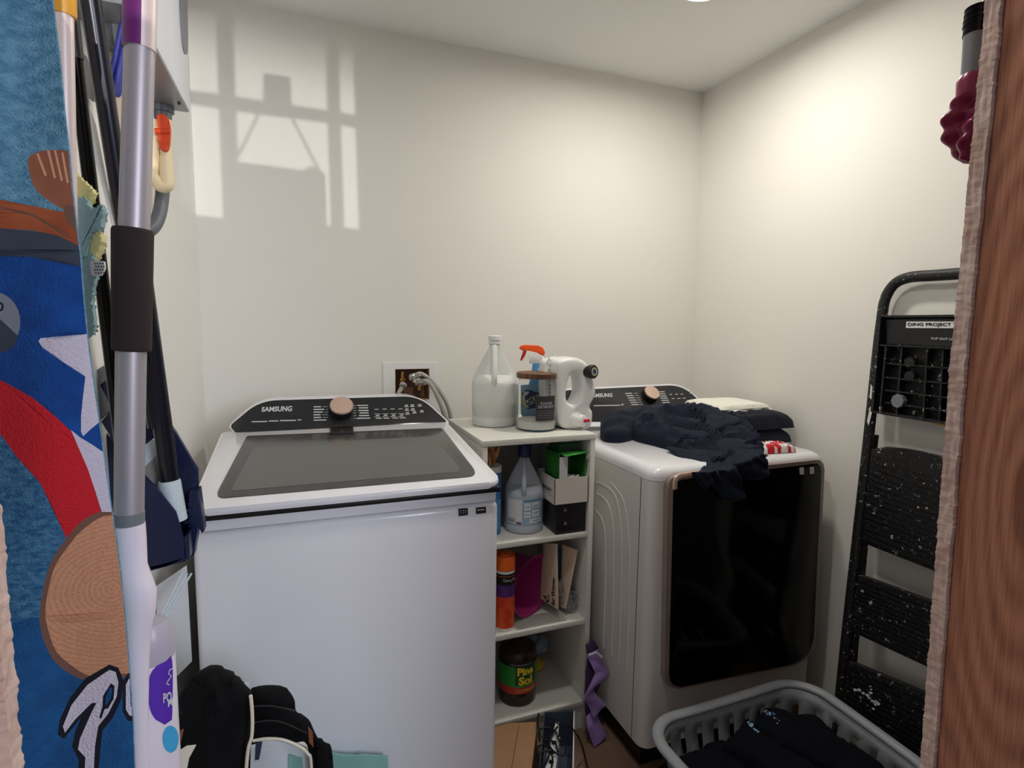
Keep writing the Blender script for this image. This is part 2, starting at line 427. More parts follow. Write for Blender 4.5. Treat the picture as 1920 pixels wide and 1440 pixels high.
# unseen blockers added behind the viewer, cut to shape the back wall's light patch
SP = Vector((1.2, -8.0, 1.30))
def thru(x, y, Y=-2.0):
    p = at(x, y, Y=YB); t = (Y-SP.y)/(p.y-SP.y); return SP+(p-SP)*t
b = B()
def blk(pts, Y=-2.0, th=.012): b.prism([thru(x, y, Y) for x, y in pts], Vector((0, -th, 0)))
blk([(406.6, 20), (437, 20), (438, 72), (447, 304), (450, 460), (422, 460), (420, 408), (406.6, 60)])
blk([(610, 20), (634, 20), (636, 136), (647, 460), (622, 460), (612, 118)])
blk([(250, 154), (358, 170), (410, 177), (615, 208), (675, 218), (675, 242), (615, 231), (445, 209.5), (360, 196), (250, 180)])
blk([(496, 139), (544, 146), (547, 205), (494, 205)])
blk([(484, 213), (487.5, 213), (450, 293), (446, 291)]); blk([(546, 222), (550.5, 222), (603, 324), (598, 324)])
blk([(440, 303), (572, 320), (577, 314), (586, 312), (600, 322), (610, 324), (615, 470), (440, 470)])
blk([(664, -10), (1000, -10), (1000, 800), (680, 800), (673.7, 430), (664, 136)])
blk([(100, 368), (367, 404), (420, 408.7), (621, 424), (646, 426.5), (674, 430), (800, 440), (800, 800), (100, 800)])
struct('light_mask_1', b, 'white_plastic', smooth=False)
b = B(); blk([(100, -30), (358, 58), (500, 96), (665, 140), (900, 200), (900, -500), (100, -500)], Y=-7.0); struct('light_mask_2', b, 'white_plastic', smooth=False)  # unseen board added near the spot to soften the patch's top edge
# ---------------------------------------------------------------- downlight
t = thing('ceiling_light', 'round flush downlight in the ceiling above the dryer, at the top edge of the photo', 'ceiling light', LED)
b = B(); b.lathe([(.063, .004), (.064, -.002), (.072, -.004), (.082, .004), (.085, .0148)], (LED.x, LED.y, LED.z), seg=40, caps=False); obj('trim_ring', b, 'white_plastic', t)
m = mat('led', (1, 1, 1), emit=(1.0, .965, .88), es=205); M['led'] = m
b = B(); b.lathe([(.0625, .0), (.0625, .004)], LED, seg=40); obj('diffuser', b, 'led', t)
# ---------------------------------------------------------------- washer valve box
t = thing('valve_box', 'white recessed washer outlet box with brass valves in the back wall', 'outlet box', (.41, YB, 1.17))
b = B()
fx0, fx1, fz0, fz1 = .300, .517, 1.055, 1.247
for a in ((fx0, ox0, fz0, fz1), (ox1, fx1, fz0, fz1), (ox0, ox1, fz0, oz0), (ox0, ox1, oz1, fz1)): b.box(a[0], a[1], YB-.004, YB, a[2], a[3])
obj('faceplate', b, 'white_plastic', t, smooth=False)
b = B(); b.box(ox0, ox1, YB+.075, YB+.08, oz0, oz1)
for a in ((ox0, ox0+.003), (ox1-.003, ox1)): b.box(a[0], a[1], YB, YB+.08, oz0, oz1)
b.box(ox0, ox1, YB, YB+.08, oz0, oz0+.003); b.box(ox0, ox1, YB, YB+.08, oz1-.003, oz1); obj('recess', b, 'rough_cavity', t, smooth=False)
for x in (.378, .445):
    b = B(); b.lathe([(.012, 0), (.012, .03), (.016, .032), (.016, .05), (.010, .052), (.010, .075)], (x, YB+.03, 1.135), seg=16)
    b.lathe([(.008, 0), (.008, .04)], (x, YB+.03, 1.17), seg=12, axis=(0, -1, -.2)); b.box(x-.016, x+.016, YB-.012, YB-.004, 1.160, 1.170, bev=.002)
    obj('valve', b, 'brass', t)
def hose(name, label, pts, r, key='braid', nut=True):
    t = thing(name, label, 'hose', pts[0])
    b = B(); b.tube(bez(pts, 14), r, seg=12); obj('braided_sleeve', b, key, t)
    b = B(); d = (Vector(pts[1])-Vector(pts[0])).normalized(); b.lathe([(r*1.7, -.004), (r*1.9, 0), (r*1.9, .016), (r*1.3, .02), (r*1.2, .045)], pts[0], seg=8, axis=d); obj('hose_nut', b, 'steel', t)
hose('supply_hose', 'short braided steel hose dropping left from the valve box behind the washer', [(.378, 2.135, 1.165), (.362, 2.10, 1.155), (.345, 2.09, 1.12), (.335, 2.09, 1.02)], .008)
hose('supply_hose', 'upper braided steel hose curving right over the washer corner', [(.405, 2.13, 1.19), (.44, 2.105, 1.205), (.50, 2.11, 1.15), (.548, 2.11, 1.06), (.568, 2.11, .92)], .008)
hose('supply_hose', 'lower braided steel hose running down right inside the bend of the other hose', [(.42, 2.12, 1.175), (.46, 2.07, 1.175), (.50, 2.06, 1.10), (.535, 2.06, .98), (.545, 2.06, .88)], .009)

# ================================================================ washing machine
t = thing('washing_machine', 'white top-loading washing machine with a dark glass lid, left of the shelf', 'washing machine', (.124, 1.67, 0)); W = t
x0, x1, yf = -.219, .467, 1.30
b = B(); b.box(x0, x1, yf, 2.03, .03, .948, bev=.012, seg=3); obj('body', b, 'appliance_white', t)
b = B(); b.box(x0+.004, x1-.004, yf+.005, 2.02, .9495, .978, bev=.004); obj('top_panel', b, 'appliance_white', t)
b = B(); b.box(x0-.001, x1+.001, yf-.014, 1.875, .9785, .9925, bev=.003); obj('gasket', b, 'gasket', t)
for fx in (x0+.05, x1-.05):
    for fy in (1.36, 1.97):
        b = B(); b.lathe([(.02, 0), (.02, .035)], (fx, fy, 0), seg=16); obj('foot', b, 'black_plastic', t)
def lz(y): return 1.0+(y-1.29)*.095
def slab(b, poly, z_off, th):
    top = [Vector((x, y, lz(y)+z_off)) for x, y in poly]; b.prism(top, Vector((0, 0, th)), bev=min(.006, th*.45)); return b
lidpoly = rrect(x0-.002, 1.283, x1+.004, 1.885, .035, 6)
b = B(); slab(b, lidpoly, -.008, .016); lid = obj('lid', b, 'appliance_white', t)
LP = Plane((0, 1.29, 1.0+.0085), (0, -.095, 1), (1, 0, 0))
def rpoly(pts, r, n=5):
    """round the corners of a polygon"""
    out = []; P = [Vector((p[0], p[1])) for p in pts]; rs = r if isinstance(r, (list, tuple)) else [r]*len(P)
    for i, p in enumerate(P):
        a = (P[i-1]-p); c = (P[(i+1) % len(P)]-p); rr = min(rs[i], a.length*.45, c.length*.45)
        if rr <= 0: out.append(tuple(p)); continue
        a = p+a.normalized()*rr; c = p+c.normalized()*rr
        for k_ in range(n+1): u = k_/n; out.append(tuple(a*(1-u)**2+p*2*u*(1-u)+c*u*u))
    return out
b = B(); LP.poly(b, rpoly([(401, 936), (899, 893), (829, 803), (463, 818)], [22, 22, 4, 4]), th=.0015, bev=.0005); obj('lid_glass', b, 'lid_glass', lid and t)
b = B(); LP.poly(b, rpoly([(432, 921), (868, 884), (812, 818), (478, 836)], [10, 14, 10, 10]), th=.0006, off=.0016); obj('lid_window', b, 'lid_inner', t)
b = B(); LP.poly(b, [(619, 803), (662, 801), (663, 814), (620, 816)], th=.004, off=.001); obj('latch_slot', b, 'gasket', t, smooth=False)
b = B(); LP.poly(b, [(640, 805), (643, 805), (643, 813), (640, 813)], th=.004, off=.003); obj('latch_tongue', b, 'steel', t, smooth=False)
def console(t, P, n, u, outline, panel, back, top_z, dialpx, dr, logo, logo_quad, tag2, scale=1.0):
    CP = Plane(P, n, u)
    b = B(); pts = [CP.px(x, y) for x, y in outline]
    # body: front outline swept back to the rear face
    pb = [Vector((p.x, back, max(p.z-.004, .9))) for p in pts]
    a = [b.v(p) for p in pts]; c = [b.v(p) for p in pb]; N = len(pts)
    b.face(a); b.face(c[::-1])
    for i in range(N): b.face([a[i], a[(i+1) % N], c[(i+1) % N], c[i]])
    obj('console', b, 'appliance_white', t)
    b = B(); CP.poly(b, panel, th=.002, off=.0005, bev=.0006); pnl = obj('control_panel', b, 'console_black', t)
    c = CP.px(*dialpx, .003)
    r = dr*mpp(c)
    b = B(); b.lathe([(r*1.06, 0), (r*1.06, .006), (r, .014), (r*.98, .026)], c, axis=CP.n, seg=40, caps=False); d = obj('dial', b, 'black_plastic', t)
    b = B(); b.lathe([(r*.99, .0255), (r*1.0, .028), (r*.93, .032), (0, .0325)], c, axis=CP.n, seg=48, caps=False); o_ = obj('dial_face', b, 'rose_gold', d)
    text('logo', logo, quadfn(CP, *logo_quad, .0032), 'print_white', pnl, bold=.03)
    return CP
out = rpoly([(439, 812), (428, 799), (485, 749.5), (787.5, 740.5), (842, 791), (840, 799)], [3, 10, 46, 46, 10, 3], 8)
pan = rpoly([(441, 811), (431, 799), (487, 752), (786, 743), (838, 791), (829, 797)], [2, 8, 40, 40, 8, 2], 8)
CP = console(t, (0, 1.853, 1.062), (0, -1.0, 1.05), (1, 0, 0), out, pan, 2.03, 1.16, (640, 770), 21, 'SAMSUNG', [(491, 763), (548, 761), (490, 772), (547, 771)], None)
b = B()
def dash(b, pl, x, y, w_, h_, sl=-.02, off=.0028): pl.poly(b, [(x, y), (x+w_, y+sl*w_), (x+w_, y+h_+sl*w_), (x, y+h_)], th=.0003, off=off)
for i, (x, y, w_) in enumerate([(588, 762, 14), (588, 767, 20), (588, 772, 17), (588, 777, 13), (588, 782, 14), (588, 787, 24)]): dash(b, CP, x, y, w_, 1.8); dash(b, CP, x+w_+3, y+.5, 620-x-w_-8, .6)
obj('cycle_list', b, 'print_white', t, smooth=False); b = B()
for i, (x, y, w_) in enumerate([(670, 759.5, 20), (673, 764, 17), (672, 769, 19), (674, 773.5, 17), (673, 778.5, 19), (669, 783.5, 25)]): dash(b, CP, x, y, w_, 1.8); dash(b, CP, 663, y+.6, 5, .6)
obj('cycle_list', b, 'print_white', t, smooth=False); b = B()
for x in (702, 717, 732, 747): dash(b, CP, x, 767-(x-702)*.02, 8, 1.1)
for x in (702, 717, 732, 747): dash(b, CP, x, 776-(x-702)*.02, 11, .7); dash(b, CP, x, 781.5-(x-702)*.02, 11, .7); dash(b, CP, x+3, 778.4-(x-702)*.02, 6, 1.6)
for x in (707, 721, 738, 752): dash(b, CP, x-2, 784-(x-702)*.02, 11, 1.3)
for x, y in ((759, 759), (770, 758.5), (784, 758), (760, 766), (771, 765.5), (761, 773), (774, 771), (788, 769)): dash(b, CP, x, y, 6, 1); dash(b, CP, x-1, y+3, 8, 1.2); dash(b, CP, x+1, y+1, 1, 2); dash(b, CP, x+4, y+1, 1, 2)
obj('button_marks', b, 'print_white', t, smooth=False); b = B()
for x, w_ in ((472, 29), (504, 18), (525, 30), (558, 7)): dash(b, CP, x, 790-(x-472)*.04, w_, 1.7)
obj('slogan_print', b, 'print_white', t, smooth=False)
FP = Plane((0, yf, 0), (0, -1, 0), (1, 0, 0))
b = B().use('label_white'); FP.poly(b, [(858, 952), (924, 947), (925, 961), (859, 970)], th=.0006)
b.use('print_black'); FP.poly(b, [(859.5, 953.5), (877, 952.5), (877.5, 965.5), (860, 968)], th=.0004, off=.0008); FP.poly(b, [(892, 951.5), (911, 950), (911.5, 961.5), (892.5, 964)], th=.0004, off=.0008)
b.use('print_white')
for x in (863, 868, 872): dash(b, FP, x, 957, 2, 1.2, off=.0014); dash(b, FP, x, 961, 1.5, 1.2, off=.0014)
dash(b, FP, 895, 955.5, 13, 1.6, -.08, off=.0014)
obj('sticker', b, None, t, smooth=False)

# ================================================================ clothes dryer
t = thing('clothes_dryer', 'white front-loading dryer with a black glass door, right of the shelf', 'clothes dryer', (1.307, 1.69, 0)); D = t
dx0, dx1, dy = .958, 1.652, 1.335
b = B()
def rbox(b, x0, x1, y0, y1, z0, z1, r=.035, top=0.0, n=6):
    poly = rrect(x0, y0, x1, y1, r, n)
    a = [Vector((x, y, z0)) for x, y in poly]
    b.prism(a, Vector((0, 0, z1-z0)))
rbox(b, dx0, dx1, dy, 2.05, .095, .943); obj('body', b, 'appliance_side', t)
b = B(); prof = [(0, .9445), (0, .957), (.003, .968), (.010, .977), (.020, .982), (.03, .984)]
rings = []
for ins, z in prof:
    poly = rrect(dx0+ins, dy+ins, dx1-ins, 2.05-ins*.2, .04, 6); rings.append([b.v((x, y, z)) for x, y in poly])
for a, c in zip(rings, rings[1:]):
    for i in range(len(a)): b.face([a[i], a[(i+1) % len(a)], c[(i+1) % len(a)], c[i]])
b.face(rings[-1]); b.face(rings[0][::-1]); obj('top_panel', b, 'appliance_white', t)
b = B(); b.box(dx0+.03, dx1-.03, dy+.05, 2.0, .0, .0955); obj('plinth', b, 'black_plastic', t)
SP_ = Plane((dx0, 0, 0), (-1, 0, 0), (0, -1, 0))
for pts in ([(1106, 948), (1122, 962), (1134, 990), (1136, 1060), (1134, 1140), (1132, 1215)],
            [(1108, 903), (1132, 909), (1155, 932), (1165, 990), (1166, 1060), (1164, 1140), (1161, 1240)],
            [(1120, 925), (1140, 943), (1150, 985), (1151, 1060), (1150, 1140), (1147, 1230)],
            [(1146, 905), (1170, 940), (1180, 1012), (1181, 1060), (1179, 1140), (1176, 1260)]):
    b = B(); b.tube(bez([SP_.px(*p, -.001) for p in pts], 8), .0045, seg=10, flat=(1, 1)); obj('side_ridge', b, 'appliance_side', t)
b = B(); b.box(dx0-.0006, dx0+.001, 1.392, 1.3945, .1, .943); obj('panel_seam', b, 'gasket', t)
DP = Plane((0, dy-.022, 0), (0, -1, 0), (1, 0, 0))
b = B(); q = rpoly([(1253, 892), (1547, 861), (1529, 1240), (1246, 1297)], [24, 18, 46, 34], 8)
b.prism([DP.px(*p) for p in q], Vector((0, .022, 0)), bev=.004); door = obj('door', b, 'door_trim', t)
b = B(); q = rpoly([(1263, 901), (1541, 868), (1524, 1238), (1254, 1293)], [20, 14, 44, 30], 8)
b.prism([DP.px(*p, .001) for p in q], Vector((0, .012, 0)), bev=.003); obj('door_glass', b, 'black_gloss', t)
HP = Plane((0, dy-.030, 0), (0, -1, 0), (1, 0, 0)); b = B(); b.tube(bez([HP.px(*p) for p in ((1266, 917), (1266, 905), (1269, 897), (1278, 892), (1290, 890), (1310, 887))], 5), .0085, seg=12, flat=(.5, 1, (0, -1, 0))); obj('handle', b, 'rose_gold', t)
for x, y in ((1499, 877), (1518, 876)):
    b = B(); DP.poly(b, [(x, y), (x+8, y-1), (x+8.5, y+12), (x+.5, y+13)], th=.0006, off=.002); obj('sticker', b, 'label_white', t, smooth=False)
out = rpoly([(1042, 800), (1042, 729), (1280, 718.5), (1328, 764), (1332, 800)], [2, 40, 46, 12, 2], 8)
pan = rpoly([(1044, 790), (1044, 733), (1278, 722), (1322, 762), (1326, 792)], [2, 36, 40, 10, 2], 8)
CP2 = console(t, (0, 1.90, 1.00), (0, -1.0, 0.9), (1, 0, 0), out, pan, 2.05, 1.16, (1217, 743), 15, 'SAMSUNG', [(1106, 738), (1148, 737), (1106, 745.5), (1148, 744)], None)
b = B()
for i in range(6):
    dash(b, CP2, 1172+i*2.4, 737+i*4.2, 13, 1.5); dash(b, CP2, 1188+i*2, 737.2+i*4.2, 8, .6)
obj('cycle_list', b, 'print_white', t, smooth=False); b = B()
for i in range(6): dash(b, CP2, 1232+i*2.0, 734+i*4.0, 14, 1.5)
obj('cycle_list', b, 'print_white', t, smooth=False); b = B()
for i, x in enumerate((1255, 1266, 1276)): dash(b, CP2, x, 739-i*.4, 5, 1.2); dash(b, CP2, x+4, 747-i*.4, 6, 1)
obj('button_marks', b, 'print_white', t, smooth=False); b = B()
for i, x in enumerate((1292, 1299)): dash(b, CP2, x, 733, 4, 1.2); dash(b, CP2, x+1, 737, 4, 1)
obj('button_marks', b, 'print_white', t, smooth=False); b = B()
dash(b, CP2, 1113, 760, 50, 1.5); dash(b, CP2, 1165, 757.5, 4, 2.2)
obj('slogan_print', b, 'print_white', t, smooth=False)

# ================================================================ shelf unit
t = thing('shelf_unit', 'narrow white laminate shelf unit between the washer and the dryer', 'shelf', (.71, 1.8, 0))
sx0, sx1, sy0, sy1 = .516, .906, 1.585, 2.0
T = .017
b = B(); b.box(sx0, sx0+T, sy0, sy1, 0, 1.026, bev=.001); obj('side_panel', b, 'laminate', t)
b = B(); b.box(sx1-T, sx1, sy0, sy1, 0, 1.026, bev=.001); obj('side_panel', b, 'laminate', t)
b = B(); b.box(sx0-.001, sx1+.001, sy0-.002, sy1, 1.0265, 1.045, bev=.001); obj('top', b, 'laminate', t)
SH = (.712, .405, .105)
for z in SH:
    b = B(); b.box(sx0+T, sx1-T, sy0+.004, sy1, z-T, z, bev=.001); obj('shelf', b, 'laminate', t)
b = B(); b.box(sx0+T, sx1-T, sy1-.004, sy1, .0, 1.02); obj('back_panel', b, 'laminate', t)
b = B(); b.box(sx0+T, sx1-T, sy0+.012, sy0+.028, 0, .0875); obj('plinth', b, 'laminate', t)
# ================================================================ on top of the shelf
TOP = 1.0455
def jug_body(b, c, r, H, ribs=True, handle=True, hw=.16):
    """moulded gallon jug: round body, conical shoulder, neck, and a vertical handle strap facing the viewer"""
    prof = [(.90, 0), (.97, .012), (1.0, .04), (1.0, .09), (.975, .10), (.975, .115), (.995, .13), (.995, .44), (1.0, .455), (1.0, .485), (.97, .51), (.955, .54)]
    prof += [(.955-.70*((i/8)**1.12), .54+.35*i/8) for i in range(1, 9)] + [(.235, .93)]
    b.lathe([(p*r, h*H) for p, h in prof], c, seg=64, caps=True)
    d = (CAMP-c); d.z = 0; d.normalize(); sd = Vector((-d.y, d.x, 0))
    for q in b.b.verts:
        h = (q.co.z-c.z)/H
        if .52 < h < .92:
            e = q.co-c; k_ = e.dot(d)
            if k_ > 0:
                f = min(1, (h-.52)/.06, (.92-h)/.05); side = abs(e.dot(sd))
                q.co -= d*k_*.62*f
def jug_handle(b, c, r, H, hw=.14):
    d = (CAMP-c); d.z = 0; d.normalize()
    path = [c+d*(q*r)+Vector((0, 0, h*H)) for q, h in ((.20, .90), (.42, .885), (.66, .80), (.92, .66), (1.02, .575), (.93, .50))]
    b.tube(bez(path, 6), hw*r, seg=12)
c, r = place(925, 803, 83, TOP); H = zat(925, 629, c)-TOP; c.x += .002
GJ = thing('gallon_jug', 'translucent white gallon jug with a little liquid left, on top of the shelf unit', 'jug', c)
b = B(); jug_body(b, c, r, H*.97); obj('bottle', b, 'milky_plastic', GJ)
b = B(); jug_handle(b, c, r, H*.97, .13); obj('handle', b, 'milky_plastic', GJ)
b = B(); b.lathe([(.95*r*p, h) for p, h in ((.9, .003), (1, .012), (1, .24*H))], c, seg=40); obj('liquid', b, 'milky_liquid', GJ)
b = B(); b.lathe([(r*p, h*H) for p, h in ((.245, .905), (.27, .91), (.27, .925), (.24, .93), (.24, .945), (.30, .95), (.30, .995), (.27, 1.0))], c, seg=32); obj('cap', b, 'white_plastic', GJ)
# glass jar
c, r = place(1005, 811, 77, TOP); H = zat(1005, 698, c)-TOP; JC, JR = c, r
t = thing('storage_jar', 'glass jar of white powder with dark wooden lid and black label, on shelf top', 'jar', c)
b = B(); pr = [(.85, 0), (.97, .015), (1, .06), (1, .80), (.96, .85), (.88, .88), (.88, .92)]
b.lathe([(r*p, h*H) for p, h in pr]+[(r*(p-.05), max(h*H, .005)) for p, h in pr[::-1]], c, seg=48, caps=True); obj('glass_body', b, 'glass', t)
b = B(); b.lathe([(r*p, h*H) for p, h in ((.90, .905), (.98, .905), (.99, .925), (.99, .99), (.96, 1.0), (.0, 1.0))], c, seg=48); obj('lid', b, 'walnut', t)
b = B(); fn0 = lambda u, v: None
b.lathe([(r*.9, .006), (r*.93, .02), (r*.93, .17*H), (r*.6, .19*H), (0, .15*H)], c+Vector((0, 0, 0)), seg=40, squash=None); obj('powder', b, 'powder', t)
b = B(); lab = cylfn(c, r, -2, 58, TOP+.20*H, TOP+.62*H); patch(b, lab, 12); jl = obj('label', b, 'slate_label', t, recalc=False)
lf = lambda u0, u1, v0, v1, off=.0015: (lambda u, v: cylfn(JC, JR, -2+60*(u0+(u1-u0)*u), -2+60*(u0+(u1-u0)*u), 0, 1, off)(0, (TOP+.20*H)+(.42*H)*(v0+(v1-v0)*v)))
text('label_text', 'POWDER', lf(.22, .8, .66, .76), 'print_white', jl); text('label_text', 'DETERGENT', lf(.12, .92, .52, .63), 'print_white', jl)
b = B()
for k_ in range(4): b.grid(lf(.08, .94, .12+k_*.09, .125+k_*.09), 8, 2)
obj('label_lines', b, 'print_white', jl, recalc=False)
# spray bottle behind the jar
c, r = place(1003, 800, 58, TOP); d = Vector((c.x, c.y, 0)).normalized(); c = JC+d*(JR+.036); c.z = TOP; r = .030
k1 = mpp(c)
t = thing('spray_bottle', 'blue spray bottle with an orange trigger head, standing behind the glass jar', 'spray bottle', c)
zt = zat(1003, 648, c); zsh = zat(1003, 700, c); zneck = zat(1003, 681, c)
b = B(); b.lathe([(r*1.1*p, h) for p, h in ((.9, 0), (1, .01), (1, (zsh-TOP)*.62), (.8, (zsh-TOP)*.8), (.58, zsh-TOP-.004), (.42, zneck-TOP))], c, seg=36, squash=(1.15, .8)); obj('bottle', b, 'spray_blue', t)
AX = Plane(c-d*.0, -d)   # plane through the bottle facing the viewer
def slabpx(b, pts, th, P=AX, bev=.002): a = [P.px(x, y, th/2) for x, y in pts]; b.prism(a, P.n*-th, bev=bev); return b
b = B(); slabpx(b, [(990, 664), (1010, 664), (1014, 672), (1011, 682), (993, 682), (992, 672)], .022); obj('spray_neck', b, 'white_plastic', t)
b = B(); slabpx(b, [(975, 649), (984, 646.5), (1010, 648), (1018, 652), (1022, 660), (1021, 667), (1014, 666), (1008, 660), (996, 657), (978, 657), (973, 653)], .02, bev=.003); obj('trigger_head', b, 'trigger_orange', t)
b = B(); slabpx(b, [(981, 657), (988, 658), (984, 668), (978, 677), (975, 675), (979, 667)], .012); obj('trigger', b, 'trigger_red', t)
lb = lambda a0, a1, z0, z1, off=.0012: (lambda u, v: (lambda a: Vector((c.x+math.cos(a)*(r*1.27+off), c.y+math.sin(a)*(r*1.0+off), z0+(z1-z0)*v)))(math.atan2(-c.y, -c.x)+math.radians(a0+(a1-a0)*u)))
Zp = lambda y: zat(1003, y, c)
FPB = Plane(c-d*(r*1.12), -d)
b = B().use('label_blue'); FPB.poly(b, [(975, 722), (1010, 720), (1016, 726), (1017, 780), (1008, 792), (984, 792), (975, 775)], th=.001)
b.use('label_navy'); FPB.poly(b, [(978, 738), (984, 731), (994, 731), (1014, 738), (1014, 762), (990, 768), (980, 756)], th=.0006, off=.001)
b.use('label_yellow'); FPB.poly(b, [(977, 744), (980, 740), (983, 752), (992, 765), (986, 764), (978, 756)], th=.0006, off=.0017)
b.use('label_white'); FPB.poly(b, [(982, 734), (992, 734), (990, 739), (984, 742), (983, 752), (990, 760), (984, 758), (979, 748)], th=.0006, off=.002)
FPB.poly(b, [(983, 748), (1014, 738), (1014, 751), (985, 762)], th=.0006, off=.0024)
sl = obj('label', b, None, t, smooth=False)
text('label_text', 'CSHULLE', quadfn(FPB, (983, 747), (1014, 737), (986, 761), (1015, 750), .0036), 'print_black', sl, bold=.04)
# big white detergent jug lying on its side
c = at(1075, 806, Z=TOP); cy_ = c.y+.05
t = thing('detergent_jug', 'big white detergent dispenser jug lying down with a black cap and red tap button', 'detergent', (c.x, cy_, TOP))
JP = Plane((c.x, c.y+.004, TOP), (-.0, -1, 0), (1, 0, 0))
def qp(x, y, off=0): return JP.px(x, y, off)
def pj(name, outer, depth_, hole=None, key='white_plastic', bev=.006, off=0, parent=None):
    b = B(); o = [qp(x, y, off) for x, y in outer]
    if not hole: b.prism(o, Vector((0, depth_, 0)), bev=bev)
    else:
        h = [qp(x, y, off) for x, y in hole]
        allp = o+h; n = len(o); E_ = [(i, (i+1) % n) for i in range(n)]+[(n+i, n+(i+1) % len(h)) for i in range(len(h))]
        r_ = geometry.delaunay_2d_cdt([Vector((p.x, p.z)) for p in allp], E_, [], 0, 1e-6)
        vs, fs = r_[0], r_[2]; hp = [(p.x, p.z) for p in h]; op = [(p.x, p.z) for p in o]
        F_ = [b.v((v.x, allp[0].y, v.y)) for v in vs]; K_ = [b.v((v.x, allp[0].y+depth_, v.y)) for v in vs]
        for f in fs:
            cx_ = sum(vs[i].x for i in f)/len(f); cz_ = sum(vs[i].y for i in f)/len(f)
            if inside((cx_, cz_), op) and not inside((cx_, cz_), hp): b.face([F_[i] for i in f]); b.face([K_[i] for i in f][::-1])
        def near(p): return min(range(len(vs)), key=lambda i: (vs[i].x-p.x)**2+(vs[i].y-p.z)**2)
        for loop in (o, h):
            ids = [near(p) for p in loop]
            for i in range(len(ids)): b.face([F_[ids[i]], F_[ids[(i+1) % len(ids)]], K_[ids[(i+1) % len(ids)]], K_[ids[i]]])
        if bev:
            bmesh.ops.recalc_face_normals(b.b, faces=b.b.faces[:])
            es = [e for e in b.b.edges if len(e.link_faces) == 2 and e.calc_face_angle(0) > .8]
            bmesh.ops.bevel(b.b, geom=es, offset=bev, segments=3, affect='EDGES', profile=.5)
    return obj(name, b, key, parent or t)
def inside(p, poly):
    x, y = p; c_ = False; n = len(poly); j = n-1
    for i in range(n):
        if (poly[i][1] > y) != (poly[j][1] > y) and x < (poly[j][0]-poly[i][0])*(y-poly[i][1])/(poly[j][1]-poly[i][1])+poly[i][0]: c_ = not c_
        j = i
    return c_
def smoothpoly(pts, n=5):
    P = [Vector((p[0], p[1], 0)) for p in pts]; N = len(P); out = []
    for i in range(N):
        p0, p1, p2, p3 = P[i-1], P[i], P[(i+1) % N], P[(i+2) % N]
        for k_ in range(n):
            u = k_/n; q = .5*((2*p1)+(p2-p0)*u+(2*p0-5*p1+4*p2-p3)*u*u+(-p0+3*p1-3*p2+p3)*u**3); out.append((q.x, q.y))
    return out
outer = smoothpoly([(1046, 682), (1060, 673), (1082, 671), (1100, 680), (1108, 696), (1116, 716), (1118, 740), (1108, 762), (1113, 775), (1110, 798), (1098, 806), (1075, 806), (1054, 800), (1046, 770), (1044, 720)])
hole = smoothpoly([(1070, 706), (1078, 700), (1088, 704), (1093, 722), (1092, 742), (1084, 757), (1074, 759), (1064, 750), (1064, 726)])
pj('body', outer, .095, hole, bev=.014)
b = B(); pts = [(1022, 684), (1030, 676), (1046, 671), (1062, 672), (1050, 684), (1047, 720), (1048, 780), (1056, 801), (1038, 796), (1030, 788), (1024, 740)]
b.prism([qp(x, y, -.055) for x, y in smoothpoly(pts, 4)], Vector((0, .06, 0)), bev=.018); obj('side_bulge', b, 'white_plastic', t)
cc = qp(1107, 697, .008)
b = B(); b.lathe([(.019, -.022), (.021, -.004), (.021, 0), (.0235, .001), (.0235, .014), (.021, .017), (.013, .017), (.013, .015), (0, .015)], cc, axis=(.35, -1, .1), seg=36); cp0 = obj('cap', b, 'cap_black', t)
b = B(); b.lathe([(.0145, .0175), (.0145, .0185), (.008, .0185)], cc, axis=(.35, -1, .1), seg=30, caps=False); obj('cap_ring', b, 'cap_grey', cp0)
b = B(); b.lathe([(.0085, .0186), (0, .019)], cc, axis=(.35, -1, .1), seg=24, caps=False); obj('cap_dot', b, 'cap_blue', cp0)
cc = qp(1082, 787, -.005)
b = B(); b.lathe([(.031, -.03), (.031, -.0), (.029, .008), (.022, .016), (.020, .03), (.012, .034)], cc, axis=(.45, -1, -.05), seg=36); tp = obj('tap', b, 'white_plastic', t)
cc = cc+Vector((.45, -1, -.05)).normalized()*.034
b = B(); b.box(-.012, .012, -.008, .006, -.004, .006, bev=.003, xf=Matrix.Translation(cc+Vector((.004, 0, .002)))); obj('tap_button', b, 'button_red', tp)
BPl = Plane(qp(1036, 730, -.054), (-.0, -1, 0), (1, 0, 0))
for s_, q in (('VIVID', ((1030, 683), (1040, 682), (1030, 688), (1040, 688))), ('CLEAN', ((1028, 692), (1041, 692), (1028, 700), (1041, 700)))):
    text('label_text', s_, quadfn(BPl, *q), 'label_navy', t, bold=.02)
b = B()
for k_ in range(9): dash(b, BPl, 1030, 706+k_*7, 4, 3.6, off=.001); dash(b, BPl, 1038, 704+k_*7, 4, 2.6, off=.001)
obj('label_print', b, 'label_navy', t, smooth=False)

